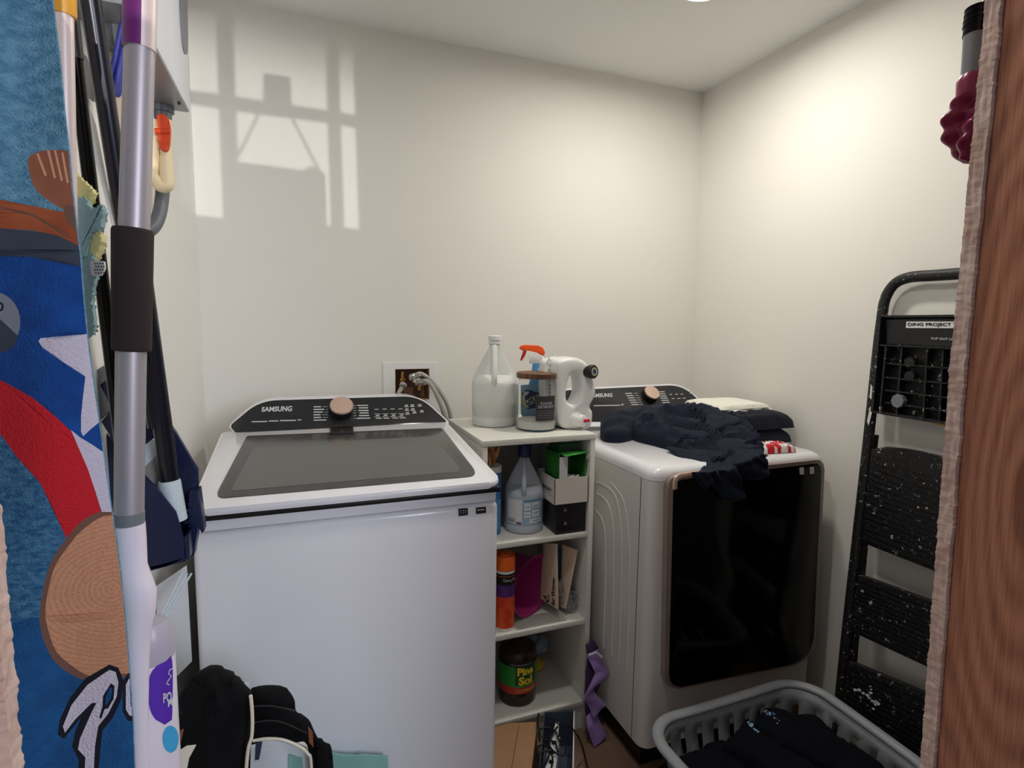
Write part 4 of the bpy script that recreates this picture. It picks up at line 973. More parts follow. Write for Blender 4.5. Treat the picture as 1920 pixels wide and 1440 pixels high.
# silver and pink pole behind the towel edge
t = thing('broom_pole', 'pale pink and silver pole with an amber cap, just right of the blue towel', 'pole', at(122, 520, Y=.75))
rod('pole', B(), (118, 14, 134, 720), .75, .75, 33, 29, 'pole_pink', t)
b = B(); p, q = line(117, -50, 119, 30, .75); r0 = 21*mpp(p); b.tube([p, p+(q-p)*.9, q], [r0, r0, r0*.92], seg=24); obj('cap', b, 'cap_amber', t)
b = B(); p = at(99, 4, Y=.745); b.sphere(p, .006, (1.5, 1, .8)); obj('cap_hole', b, 'black_plastic', t)

# long-handled dustpan and broom
t = thing('dustpan', 'navy upright dustpan with a long black handle and comb teeth, beside the washer', 'dustpan', at(310, 1060, Y=1.1))
rod('handle', B(), (160, -60, 292, 800), .93, 1.10, 36, 26, 'handle_black', t)
b = B()
pan_o = [(281, 745), (306, 778), (330, 812), (352, 850), (371, 880), (372, 920), (368, 958), (364, 1040), (350, 1052), (310, 1063), (272, 1072), (262, 1060), (262, 900), (268, 800)]
Q = Plane((0, 1.165, 0), (0, -1, 0), (1, 0, 0)); b.prism([Q.px(x, y) for x, y in pan_o], Vector((0, .012, 0)), bev=.003); obj('back_plate', b, 'navy_plastic', t)
b = B(); Q2 = Plane((0, 1.10, 0), (0, -1, 0), (1, 0, 0))
lipf = [(150, 840), (188, 800), (215, 830), (240, 880), (268, 888), (302, 925), (330, 960), (345, 1012), (348, 1048), (310, 1062), (272, 1072), (215, 1060), (205, 900)]
b.prism([Q2.px(x, y) for x, y in lipf], Vector((0, .006, 0)), bev=.002); obj('front_lip', b, 'navy_plastic', t)
b = B(); b.prism([Q2.px(*p) for p in ((345, 1008), (349, 1050), (356, 1046), (354, 1000))], Vector((0, .07, 0))); b.prism([Q2.px(*p) for p in ((272, 1066), (348, 1046), (349, 1052), (273, 1073))], Vector((0, .07, 0))); obj('pan_floor', b, 'navy_plastic', t, smooth=False)
b = B(); Q3 = Plane((0, 1.135, 0), (0, -1, 0), (1, 0, 0)); b.prism([Q3.px(*p) for p in ((354, 925), (373, 918), (378, 960), (383, 996), (378, 1001), (371, 975), (364, 1042), (350, 1050))], Vector((0, .03, 0)), bev=.002); obj('side_arm', b, 'navy_plastic', t)
for i in range(9):
    b = B(); x, y = 371-i*2.3, 885+i*11.5; Q3.poly(b, [(x-7, y), (x+1, y-3), (x+1.5, y+2), (x-6, y+5)], th=.004); obj('tooth', b, 'navy_plastic', t, smooth=False)
b = B(); Q4 = Plane((0, 1.075, 0), (0, -1, 0), (1, 0, 0)); b.prism([Q4.px(*p) for p in ((170, 700), (202, 681), (216, 700), (188, 722), (211, 766), (189, 787), (170, 770))], Vector((0, .012, 0)), bev=.002); obj('grey_clip', b, 'grey_clip', t)
b = B(); Q4.poly(b, [(188, 722), (216, 700), (225, 760), (225, 850), (190, 790), (211, 766)], th=-.006); obj('clip_base', b, 'navy_plastic', t)
t = thing('broom', 'navy-handled broom with a white ferrule and grey bristles standing in the dustpan', 'broom', at(320, 960, Y=1.13))
rod('handle', B(), (262, 470, 319, 906), 1.03, 1.13, 30, 33, 'handle_black', t)
b = B(); p, q = line(317, 900, 327, 975, 1.128); r0 = 21*mpp(p); b.tube([p, p+(q-p)*.06, q], [r0*.85, r0*.9, r0*1.05], seg=24); obj('ferrule', b, 'brush_pale', t)
b = B()
Q5 = Plane((0, 1.14, 0), (0, -1, 0), (1, 0, 0))
for i in range(26):
    x = 266+i*1.3; b.tube([Q5.px(x+4, 858), Q5.px(x+i*.5-3, 925+i*.9)], .0011, seg=5)
o = obj('bristle_tuft', b, 'bristle', t); o['kind'] = 'stuff'
b = B(); b.prism([Q5.px(*p, .001) for p in rpoly([(262, 842), (288, 822), (293, 855), (266, 880)], 3)], Vector((0, .014, 0)), bev=.002); obj('brush_block', b, 'brush_pale', t)
t = thing('long_pole', 'long glossy black broom handle slanting behind the towel edge', 'handle', at(210, 690, Y=.98))
rod('pole', B(), (136, 70, 231, 860), .88, 1.03, 24, 23, 'black_gloss', t)
rod('grip_sleeve', B(), (122, -60, 141, 110), .87, .883, 28, 27, 'black_plastic', t)
t = thing('window_squeegee', 'white and grey metal strip leaning between the two black broom handles', 'squeegee', at(214, 430, Y=1.02))
b = B(); Q6 = Plane((0, 1.01, 0), (0, -1, 0), (1, 0, 0)); b.prism([Q6.px(*p) for p in ((150, 150), (158, 160), (180, 235), (218, 425), (210, 425), (168, 260))], Vector((0, .006, 0)), bev=.001); obj('strip', b, 'white_plastic', t)
b = B(); b.prism([Q6.px(*p, .004) for p in smoothpoly([(142, 75), (152, 98), (166, 112), (178, 175), (172, 188), (158, 170), (146, 118)], 3)], Vector((0, .008, 0)), bev=.001); obj('grey_head', b, 'heater_metal', t)
# wall things high on the left: blue cord
t = thing('blue_cord', 'coiled blue cord hanging behind the mop handle', 'cord', at(222, 90, Y=1.06))
for k_, (dx, key) in enumerate(((0, 'cord_blue'), (4, 'cord_blue'), (8, 'cord_blue'))):
    b = B(); b.tube(bez([at(x, y, Y=1.07+.005*k_) for x, y in ((208+dx, -30), (214+dx, 8), (233+dx, 26), (226+dx, 60), (216+dx, 110), (208+dx, 145), (212+dx, 178), (222+dx, 140), (232+dx, 90), (240, 20), (236, -40))], 8), .0042, seg=10); obj('cord_loop', b, key, t)
t = thing('cardboard_roll', 'beige cardboard board leaning behind the mop pole under the water heater', 'board', at(222, 250, Y=1.10))
b = B(); Q7 = Plane((0, 1.12, 0), (0, -1, 0), (1, 0, 0)); b.prism([Q7.px(*p) for p in ((196, 95), (232, 95), (232, 300), (222, 268), (206, 150))], Vector((0, .01, 0)), bev=.001); obj('board', b, 'kraft_light', t)
b = B(); Q7.poly(b, [(192, 44), (228, 48), (230, 95), (197, 97)], th=.02); obj('grey_end', b, 'grey_clip', t)
# yellow and teal microfibre duster behind the towel
def fringe(name, label, cx, pts, key):
    pass
t = thing('microfibre_duster', 'yellow and pale teal fringed duster showing behind the towel edge', 'duster', at(150, 620, Y=.78))
def blob(poly, key, Y, th, seed_, name):
    # a padded, ragged piece: outline jittered into tufts
    b = B(); o_ = []
    sm = smoothpoly(poly, 6)
    for i, (x, y) in enumerate(sm): j = 4*noise.noise(Vector((x*.3, y*.3, seed_))) + (3 if i % 2 else -1); a = math.atan2(y-sum(p[1] for p in poly)/len(poly), x-sum(p[0] for p in poly)/len(poly)); o_.append((x+j*math.cos(a), y+j*math.sin(a)))
    b.prism([at(x, y, Y=Y) for x, y in o_], Vector((0, th, 0)), bev=.002); obj(name, b, key, t)
blob([(128, 330), (150, 335), (172, 360), (160, 385), (178, 395), (182, 430), (190, 445), (178, 480), (150, 500), (132, 470)], 'duster_yellow', .775, .02, 1, 'yellow_tufts')
blob([(130, 385), (158, 372), (168, 395), (190, 385), (188, 420), (170, 440), (160, 480), (140, 470)], 'duster_teal', .768, .018, 5, 'teal_tufts')
blob([(140, 480), (172, 478), (178, 520), (170, 560), (176, 600), (172, 624), (150, 622)], 'duster_teal', .772, .012, 8, 'teal_band')
b = B(); Q8 = Plane((0, .77, 0), (0, -1, 0), (1, 0, 0)); Q8.poly(b, rpoly([(172, 490), (198, 490), (199, 505), (192, 518), (174, 518)], 4), th=.006); obj('mesh_patch', b, 'label_white', t)
b = B()
for i in range(4):
    for j in range(4): Q8.poly(b, circ(178+i*5+(j % 2)*2, 494+j*6, 1.3, 1.3, n=8), th=.001, off=.007)
obj('mesh_holes', b, 'print_dark', t, smooth=False)

# ================================================================ water heater, pipes, valve on the left wall
hx = -.212
hb = at(357, 211, X=hx); hz0 = hb.z; hy1 = hb.y
t = thing('water_heater', 'white wall box of the tankless water heater high on the left wall', 'water heater', (XL, 1.3, hz0))
b = B(); b.box(XL, hx, 1.02, hy1, hz0, 2.38, bev=.003); obj('case', b, 'heater_white', t)
b = B(); b.box(XL+.004, hx-.004, 1.03, hy1-.004, hz0-.0015, hz0-.0002); obj('bottom_plate', b, 'heater_metal', t)
Q9 = Plane((hx, 0, 0), (1, 0, 0), (0, 1, 0)); b = B(); Q9.poly(b, smoothpoly([(337, -60), (336, 20), (339, 70), (344, 98), (349, 101), (351, 85), (350, 20), (349, -60)], 4), th=.002); obj('display_slot', b, 'tube_grey', t)
b = B(); b.lathe([(.003, 0), (.003, -.004)], (hx-.012, hy1-.06, hz0-.0016), seg=10); obj('screw', b, 'black_plastic', t)
px_ = -.262
def pw(x, y, X=px_): return at(x, y, X=X)
b = B(); q = pw(305, 205); c = Vector((q.x, q.y, 0))
t = thing('conduit', 'grey conduit and fitting dropping from the heater and bending behind the mop', 'conduit', pw(285, 440))
b = B(); b.lathe([(.022, 0), (.022, -.012), (.017, -.014), (.017, -.035), (.013, -.037), (.013, -.06)], (c.x, c.y, hz0-.002), seg=24); obj('fitting', b, 'conduit', t)
b = B(); Y0 = c.y
b.tube(bez([Vector((c.x, c.y, hz0-.05)), at(307, 300, Y=Y0+.02), at(304, 370, Y=Y0+.02), at(296, 410, Y=Y0), at(280, 432, Y=Y0-.02), at(250, 440, Y=Y0-.03)], 10), .014, seg=18); obj('flex_conduit', b, 'conduit', t)
t = thing('water_pipe', 'cream plastic water pipe with elbows below the heater, with an orange valve handle', 'pipe', at(310, 350, Y=Y0-.05))
YP = Y0-.05
b = B(); b.tube([at(311, 225, Y=YP), at(312, 295, Y=YP)], .0115, seg=20); b.tube([at(312, 295, Y=YP), at(313, 340, Y=YP)], .0135, seg=20); obj('riser', b, 'cpvc', t)
b = B(); b.tube(bez([at(312, 320, Y=YP), at(314, 345, Y=YP), at(303, 349, Y=YP), at(290, 336, Y=YP), at(278, 322, Y=YP)], 6), .0135, seg=20); obj('elbow', b, 'cpvc', t)
b = B(); b.tube([at(288, 225, Y=YP), at(288, 330, Y=YP)], .011, seg=20); b.tube([at(286, 246, Y=YP), at(300, 246, Y=YP)], .014, seg=20); obj('valve_body', b, 'cpvc', t)
b = B(); VQ = Plane((0, YP-.022, 0), (0, -1, 0), (1, 0, 0)); b.prism([VQ.px(*p) for p in smoothpoly([(294, 216), (302, 213), (313, 218), (318, 232), (319, 250), (316, 278), (308, 283), (298, 276), (299, 262), (294, 250), (296, 236)], 4)], Vector((0, .012, 0)), bev=.003); obj('valve_handle', b, 'valve_orange', t)
b = B(); b.tube([VQ.px(291, 246), VQ.px(317, 246)], .006, seg=12); obj('valve_stem', b, 'valve_orange', t)
b = B(); b.box(XL, XL+.012, Y0-.07, Y0-.03, at(300, 330, Y=YP).z-.02, at(300, 330, Y=YP).z+.02, bev=.002); obj('pipe_clamp', b, 'cpvc', t)

# ================================================================ gap left of the washer: thin rods and papers
t = thing('plastic_rods', 'bundle of thin white rods leaning in the gap beside the washer', 'rods', at(300, 1150, Y=1.27))
for k_ in range(3):
    b = B(); b.tube([at(292+k_*4, 1176, Y=1.2), at(343+k_*8, 1075-(k_ == 0)*5, Y=1.27)], .0022, seg=8); obj('rod', b, 'brush_pale', t)
b = B(); Qa = Plane((0, 1.30, 0), (0, -1, 0), (1, 0, 0))
b.prism([at(x, y, Y=1.315) for x, y in ((292, 1100), (350, 1060), (360, 1240), (300, 1300))], Vector((0, .002, 0))); o = obj('paper_sheet', b, 'label_white', smooth=False); tag(o, 'pale sheet of paper standing in the gap left of the washer', 'paper')

# ================================================================ pile in front of the washer
zt = .46
t = thing('storage_tote', 'lidded teal storage tote under the black backpack, in front of the washer', 'storage box', (-.06, 1.02, 0))
b = B(); b.box(-.20, .07, .90, 1.13, 0, zt-.03, bev=.015); obj('bin', b, 'teal_plastic', t)
b = B(); b.box(-.21, .08, .89, 1.14, zt-.029, zt-.004, bev=.006); obj('lid', b, 'teal_plastic', t)
zz = at(700, 1413, Y=1.27).z
b = B(); b.prism([at(x, y, Y=1.27) for x, y in ((548, 1406), (600, 1408), (636, 1417), (668, 1419), (680, 1416), (728, 1419), (729, 1900), (560, 1900))], Vector((0, .006, 0)), bev=.001)
o = obj('plastic_folder', b, 'teal_plastic'); tag(o, 'clear teal plastic folder standing between the tote and the washer', 'folder')
# clear zip bag with white packets
t = thing('plastic_bag', 'clear plastic bag of white packets with a navy stripe under the black backpack flap', 'bag', at(510, 1440, Y=1.05))
b = B(); Qb = Plane((0, 1.075, 0), (0, -1, 0), (1, 0, 0)); b.prism([Qb.px(*p) for p in rpoly([(462, 1395), (500, 1383), (540, 1386), (578, 1402), (590, 1470), (455, 1470)], 8)], Vector((0, .05, 0)), bev=.008); obj('packet', b, 'label_white', t)
b = B(); Qb.poly(b, [(480, 1392), (492, 1390), (486, 1424), (478, 1426)], th=.001, off=.001); obj('navy_stripe', b, 'navy_plastic', t)
b = B(); Qb.poly(b, [(541, 1415), (566, 1420), (572, 1470), (540, 1470)], th=.002, off=.001); obj('teal_packet', b, 'teal_plastic', t)
b = B(); b.grid(lambda u, v: Qb.px(460+128*u, 1388+82*v, .006+.008*noise.noise(Vector((u*5, v*4, 1)))+.004*noise.noise(Vector((u*13, v*9, 4)))), 24, 18); obj('film', b, 'pet', t, recalc=False)
# black backpack: puffed panels built as cushions over an outline
def cushion(name, poly, Y, th, key, t, seed_=0, amp=.006, n=26, puff=.5, rim=None):
    """a padded cloth panel: front surface bulges toward the viewer inside the outline"""
    sm = smoothpoly(poly, 5); pts_ = [Vector(p) for p in sm]; N0 = len(pts_); E_ = [(i, (i+1) % N0) for i in range(N0)]
    xs = [p[0] for p in sm]; ys = [p[1] for p in sm]; st = max(max(xs)-min(xs), max(ys)-min(ys))/n
    y = min(ys)+st/2
    while y < max(ys):
        x = min(xs)+st/2
        while x < max(xs):
            if inside((x, y), sm): pts_.append(Vector((x, y)))
            x += st
        y += st
    r_ = geometry.delaunay_2d_cdt(pts_, E_, [], 0, 1e-4); V_ = r_[0]
    b = B(); md = (max(xs)-min(xs)+max(ys)-min(ys))*.25
    def dist(p): return min(((p.x-q[0])**2+(p.y-q[1])**2)**.5 for q in sm)
    F_, K_ = [], []
    for v in V_:
        d_ = dist(v); e = min(1, d_/(md*.6)); e = math.sqrt(max(0, 1-(1-e)**2)); p = at(v.x, v.y, Y=Y)
        wr = (1-abs(noise.noise(Vector((v.x/34, v.y/60, seed_)))*2.2))*amp*min(1, d_/6)
        wr += (1-abs(noise.noise(Vector((v.x/15+3, v.y/22, seed_+4)))*2))*amp*.4*min(1, d_/6)
        out_ = th*e*puff+wr; dr = (CAMP-p).normalized()
        F_.append(b.v(p+dr*out_)); K_.append(b.v(p+Vector((0, th*.5*e+.001, 0))) if d_ > .01 else None)
    for i, v in enumerate(K_):
        if v is None: K_[i] = F_[i]
    for f in r_[2]:
        cx_ = sum(V_[i].x for i in f)/len(f); cy_ = sum(V_[i].y for i in f)/len(f)
        if inside((cx_, cy_), sm): b.face([F_[i] for i in f]); b.face([K_[i] for i in f][::-1])
    return obj(name, b, key, t, angle=75)
t = thing('backpack', 'black padded backpack with cream piping and brown leather tabs, slumped before the washer', 'backpack', at(450, 1440, Y=1.04))
cushion('main_body', [(468, 1300), (490, 1288), (515, 1286), (538, 1292), (552, 1312), (556, 1334), (578, 1348), (590, 1372), (604, 1400), (622, 1440), (626, 1610), (592, 1610), (580, 1412), (550, 1392), (500, 1384), (468, 1392)], 1.05, .06, 'black_cloth', t, 2, .004)
cushion('top_flap', [(326, 1352), (332, 1310), (352, 1275), (368, 1262), (400, 1251), (430, 1260), (458, 1282), (472, 1300), (474, 1350), (470, 1400), (455, 1610), (330, 1610), (322, 1400)], 1.0, .08, 'black_cloth', t, 7, .012, n=34)
cushion('shoulder_strap', [(345, 1290), (400, 1265), (420, 1290), (430, 1340), (400, 1360), (350, 1350), (330, 1330)], .985, .05, 'black_cloth', t, 11, .010)
cushion('side_pocket', [(590, 1385), (610, 1392), (624, 1420), (628, 1610), (600, 1610), (594, 1420)], 1.03, .03, 'black_cloth', t, 12, .003)
b = B(); b.tube(bez([at(x, y, Y=.958 if i < 4 else .97) for i, (x, y) in enumerate(((470, 1304), (473, 1340), (472, 1380), (463, 1425), (452, 1610)))], 6), .0028, seg=8); obj('piping', b, 'piping', t)
b = B(); b.tube(bez([at(x, y, Y=1.025) for x, y in ((474, 1389), (500, 1385), (530, 1387), (558, 1398), (576, 1412), (584, 1440), (586, 1610))], 6), .0026, seg=8); obj('piping', b, 'piping', t)
b = B(); b.tube(bez([at(x, y, Y=1.01) for x, y in ((470, 1325), (510, 1324), (555, 1334))], 6), .0016, seg=6); b.tube(bez([at(x, y, Y=1.01) for x, y in ((474, 1355), (520, 1352), (575, 1375))], 6), .0016, seg=6); obj('seam', b, 'black_plastic', t)
b = B(); Qc = Plane((0, .99, 0), (-.2, -1, 0)); Qc.poly(b, [(578, 1362), (586, 1372), (588, 1400), (580, 1390)], th=.002); obj('leather_tab', b, 'leather', t)
b = B(); Qd = Plane((0, .925, 0), (0, -1, 0), (1, 0, 0)); Qd.poly(b, [(324, 1378), (345, 1366), (340, 1388), (326, 1402)], th=.002); obj('leather_tab', b, 'leather', t)
b = B(); Qd = Plane((0, .93, 0), (0, -1, 0), (1, 0, 0)); Qd.poly(b, [(328, 1440), (332, 1410), (350, 1398), (368, 1396), (355, 1420), (345, 1470), (328, 1470)], th=.002); obj('cream_lining', b, 'piping', t)
b = B(); Qe = Plane((0, 1.0, 0), (0, -1, 0), (1, 0, 0)); Qe.poly(b, [(458, 1280), (467, 1279), (468, 1290)], th=.002); obj('white_tag', b, 'label_white', t)
def blobs(x0, y0, x1, y1, n, w, seed_):
    rr = random.Random(seed_); out_ = []
    for i in range(n):
        f = i/(n-1); x = x0+(x1-x0)*f+rr.uniform(-4, 4); y = y0+(y1-y0)*f+rr.uniform(-4, 4); s = rr.uniform(.5, 1)*w
        out_.append([(x-s, y-s*.4), (x, y-s*.7), (x+s, y+s*.1), (x+s*.6, y+s*.8), (x-s*.4, y+s*.5)])
    return out_
# ================================================================ step ladder against the right wall
t = thing('step_ladder', 'black folding step ladder spattered with white paint, leaning on the right wall', 'ladder', (1.6, .98, 0))
LPn = Vector((-1, 0, .06)).normalized()
LL = Plane((1.69, 0, 1.5), LPn, (0, -1, 0))
def mir(p): return Vector((p.x, 1.97-p.y, p.z))
left = [(1566, 1400), (1583, 1230), (1604, 1040), (1622, 880), (1634, 770), (1645, 665), (1653, 600), (1660, 560), (1678, 532), (1706, 520), (1745, 517)]
Lp = [LL.px(*p, -.004) for p in left]; Lp[0] = Lp[1]+(Lp[0]-Lp[1])*((Lp[1].z-.012)/(Lp[1].z-Lp[0].z))
path = bez(Lp, 6); path = path+[mir(p) for p in path[::-1]]
b = B(); b.tube(path, .0155, seg=14, flat=(.8, 1.05, LPn)); obj('main_frame', b, 'spattered_black', t)
for s in (0, 1):
    pts = [LL.px(*p, -.028) for p in ((1583, 1400), (1600, 1230), (1618, 1040), (1632, 880), (1640, 815))]; pts[0] = pts[1]+(pts[0]-pts[1])*((pts[1].z-.012)/(pts[1].z-pts[0].z))
    if s: pts = [mir(p) for p in pts]
    b = B(); b.tube(pts, .012, seg=12); obj('rear_leg', b, 'spattered_black', t)
    for q in (pts[0], Lp[0] if not s else mir(Lp[0])):
        b = B(); b.box(q.x-.018, q.x+.018, q.y-.016, q.y+.016, 0, .035, bev=.005); obj('foot', b, 'black_plastic', t)
def step(name, tl, tr, bl, br, arch=0, th=.022):
    b = B()
    top = [LL.px(*tl, .006).lerp(LL.px(*tr, .006), i/10) for i in range(11)]
    top = [p+Vector((0, 0, arch*math.sin(math.pi*i/10)**.6)) for i, p in enumerate(top)]
    bot = [LL.px(*bl, .006).lerp(LL.px(*br, .006), i/10) for i in range(11)]
    b.prism(top+bot[::-1], -LPn*th, bev=.004)
    N = 17 if arch else 13
    for k in range(1, N):
        v0 = (k-.30)/N; v1 = (k+.30)/N
        A = top[0].lerp(bot[0], .06); 
        q = [LL.px(*tl, .0062).lerp(LL.px(*bl, .0062), v0), LL.px(*tr, .0062).lerp(LL.px(*br, .0062), v0), LL.px(*tr, .0062).lerp(LL.px(*br, .0062), v1), LL.px(*tl, .0062).lerp(LL.px(*bl, .0062), v1)]
        q = [q[0].lerp(q[1], .02), q[0].lerp(q[1], .98), q[3].lerp(q[2], .98), q[3].lerp(q[2], .02)]
        b.prism(q, LPn*.0028)
    obj(name, b, 'spattered_black', t, angle=30)
step('step', (1633, 842), (1975, 960), (1613, 1016), (1935, 1142), arch=.045)
step('step', (1609, 1078), (1925, 1195), (1592, 1182), (1900, 1325))
step('step', (1590, 1240), (1900, 1372), (1572, 1350), (1880, 1530))
b = B(); tray = rpoly([(1659, 592), (2030, 588), (1985, 830), (1646, 776)], 8)
b.prism([LL.px(x, y, .002) for x, y in tray], -LPn*.012, bev=.003); obj('tray_plate', b, 'spattered_black', t)
# ribbed underside of the tray
b = B()
def rib(x0, y0, x1, y1, w=.004, h=.022, o=.002):
    p, q = LL.px(x0, y0, o), LL.px(x1, y1, o); d = (q-p).normalized(); s = d.cross(LPn)*w/2
    b.prism([p-s, q-s, q+s, p+s], LPn*h)
rib(1660, 594, 1990, 591, .006, .016); rib(1662, 648, 1990, 662, .005, .03); rib(1647, 772, 1985, 824, .007, .03); rib(1662, 594, 1647, 772, .008, .03)
rib(1672, 650, 1660, 776, .005, .026); rib(1700, 652, 1690, 780, .005); rib(1748, 654, 1740, 786); rib(1778, 656, 1770, 790); rib(1808, 658, 1800, 796)
for y in (682, 708, 732, 755): rib(1668, y, 1985, y+(y-602)*.29, .004)
for x0, y0, r0 in ((1714, 680, 9), (1714, 706, 9)):
    b.lathe([(r0*mpp(LL.px(x0, y0)), 0), (r0*mpp(LL.px(x0, y0)), .022), (r0*.6*mpp(LL.px(x0, y0)), .022)], LL.px(x0, y0, .002), seg=16, axis=LPn)
obj('tray_ribs', b, 'spattered_black', t, smooth=False)
b = B(); b.prism([LL.px(*p, .012) for p in circ(1690, 752, 12, 13, n=8)], LPn*.018); obj('hex_socket', b, 'tube_grey', t, smooth=False)
b = B(); LL.poly(b, [(1666, 600), (1990, 598), (1985, 660), (1668, 645)], th=.012, off=.002); obj('tray_panel', b, 'black_plastic', t)
b = B(); LL.poly(b, [(1700, 603), (1900, 603), (1900, 616), (1699, 615)], th=.001, off=.0145); obj('warning_label', b, 'label_white', t, smooth=False)
text('label_text', 'DING PROJECT TH', (lambda u, v: LL.px(1702+100*u, (605+.3*u)*v+(613+.6*u)*(1-v), .0165)), 'print_black', t, bold=.03)
text('label_text', 'FLIP OUT LIFT JT', (lambda u, v: LL.px(1746+56*u, (632.5+2*u)*v+(637.5+2.5*u)*(1-v), .0155)), 'print_white', t, bold=.02)
b = B(); LL.poly(b, [(1752, 790), (1850, 805), (1850, 810), (1752, 795)], th=.004, off=.012); obj('yellow_strip', b, 'ladder_yellow', t, smooth=False)
b = B()
for pts in (((1640, 690), (1646, 700), (1643, 716)), ((1633, 720), (1640, 735), (1636, 752), (1631, 745)), ((1632, 762), (1636, 770), (1629, 798), (1626, 790))):
    q = [LL.px(x, y, .013) for x, y in pts]; b.prism(q, LPn*.001)
obj('paint_drip', b, 'label_white', t, smooth=False)

b = B()
for poly in blobs(1606, 1292, 1646, 1322, 9, 5, 21)+blobs(1628, 1290, 1640, 1326, 8, 4, 22): b.prism([LL.px(x, y, .0092) for x, y in poly], LPn*.0008)
obj('paint_splash', b, 'label_white', t, smooth=False)
# ================================================================ burgundy twist brush hanging inside the doorway
HY = .465
t = thing('twist_brush', 'grey tube with black ribbed cap and burgundy twisted rubber head, hanging at the right jamb', 'brush', at(1825, 305, Y=HY))
hp = [at(x, y, Y=HY) for x, y in ((1846, 8), (1831, 62), (1826, 146), (1824, 185), (1828, 306))]
u_ = mpp(hp[2])
b = B(); b.tube([hp[1], hp[2]], [20*u_, 20*u_], seg=28); obj('tube', b, 'tube_grey', t)
b = B(); a, c = at(1838, 14, Y=HY), at(1831, 66, Y=HY)
N = 40; b.tube([a.lerp(c, i/N) for i in range(N+1)], [(21.5+(1.6 if (i//4) % 2 == 0 and i < 28 else 0)-(5 if i == 0 else 0))*u_ for i in range(N+1)], seg=28); obj('ribbed_cap', b, 'black_gloss', t)
b = B(); b.tube([at(1825.5, 145, Y=HY), at(1824, 150, Y=HY), at(1823, 178, Y=HY), at(1823, 186, Y=HY)], [21*u_, 25*u_, 25*u_, 23*u_], seg=28); obj('collar', b, 'burgundy', t)
b = B(); top_, bot_ = at(1824, 182, Y=HY), at(1833, 306, Y=HY)
def tws(u, v):
    R = 45*u_*(.35+.75*math.sin(math.pi*(.12+.80*v))**.8)*(1 if v < .96 else .6); th = 2*math.pi*u
    k = 1+.26*math.cos(4*th+7.5*v)+.10*math.sin(9*v*3.1+2*th)
    return top_.lerp(bot_, v)+Vector((math.cos(th)*R*k, math.sin(th)*R*k*.75, 0))
b.grid(tws, 72, 40, closed_u=True); obj('twisted_head', b, 'burgundy', t, sub=0)
b = B(); b.tube([Vector((hp[0].x+.004, .393, hp[0].z+.03)), Vector((hp[0].x+.004, HY, hp[0].z+.035)), hp[0]+Vector((0, 0, -.003))], .003, seg=8); obj('hook', b, 'steel', t)

# ================================================================ laundry basket
t = thing('laundry_basket', 'grey plastic laundry basket with oval slots, on the floor before the dryer', 'laundry basket', (1.16, 1.0, 0))
BZ = .30; bx_, by_ = 1.160, .985; hw_, hd_ = .283, .215
def loop(ins, n=24, r=.10):
    poly = rrect(bx_-hw_+ins, by_-hd_+ins, bx_+hw_-ins, by_+hd_-ins, max(r-ins, .04), 8); return [Vector((x, y)) for x, y in poly]
L_ = loop(0); per = [0]
for i in range(len(L_)): per.append(per[-1]+(L_[(i+1) % len(L_)]-L_[i]).length)
TL = per[-1]
def onloop(s, z):
    s = s % TL; i = max(k for k in range(len(per)-1) if per[k] <= s); f = (s-per[i])/(per[i+1]-per[i]); p = L_[i].lerp(L_[(i+1) % len(L_)], f)
    k = .80+.20*(z/BZ); return Vector((bx_+(p.x-bx_)*k, by_+(p.y-by_)*k, z))
pts_, ed_ = [], []; NS = 30; slots = []
for i in range(NS):
    s = TL*(i+.5)/NS
    for z0_, z1_ in ((.190, .256), (.10, .16), (.03, .07)):
        q = [(s+.0095*math.cos(a), (z1_-.0095 if math.sin(a) > 0 else z0_+.0095)+.0095*math.sin(a)) for a in [2*math.pi*(k+.5)/12 for k in range(12)]]; slots.append(q)
for q in [[(0, .012), (TL, .012), (TL, BZ-.004), (0, BZ-.004)]]+slots:
    o_ = len(pts_); pts_ += [Vector(p) for p in q]; ed_ += [(o_+i, o_+(i+1) % len(q)) for i in range(len(q))]
for i in range(89):
    for z in (.012, .03, .107, .19, .275, BZ-.004): pts_.append(Vector((TL*i/88, z)))
r_ = geometry.delaunay_2d_cdt(pts_, ed_, [], 0, 1e-6); b = B(); vs = [b.v(onloop(min(v.x, TL-1e-6) if v.x < TL-1e-5 else 0, v.y)) for v in r_[0]]
V_ = r_[0]; sidx = {}
for q in slots: sidx.setdefault(round(q[0][0]/TL*NS-.5), []).append(q)
for f in r_[2]:
    cx_ = sum(V_[i].x for i in f)/len(f); cz_ = sum(V_[i].y for i in f)/len(f); k = int(cx_/TL*NS)
    if any(inside((cx_, cz_), q) for kk in (k-1, k, k+1) for q in sidx.get(kk, [])): continue
    b.face([vs[i] for i in f])
bmesh.ops.remove_doubles(b.b, verts=b.b.verts[:], dist=1e-5)
b.face([b.v(onloop(TL*i/60, .012)) for i in range(60)])
obj('slotted_wall', b, 'basket_grey', t, solid=.003)
b = B(); rim = [onloop(TL*i/120, BZ) for i in range(120)]
rim = [Vector((bx_+(p.x-bx_)*1.035, by_+(p.y-by_)*1.045, p.z+.004*math.cos(4*math.pi*i/120))) for i, p in enumerate(rim)]
b.tube(rim, .013, seg=14, closed=True, flat=(1.25, .8, (1, 0, 0))); obj('rim', b, 'basket_grey', t)

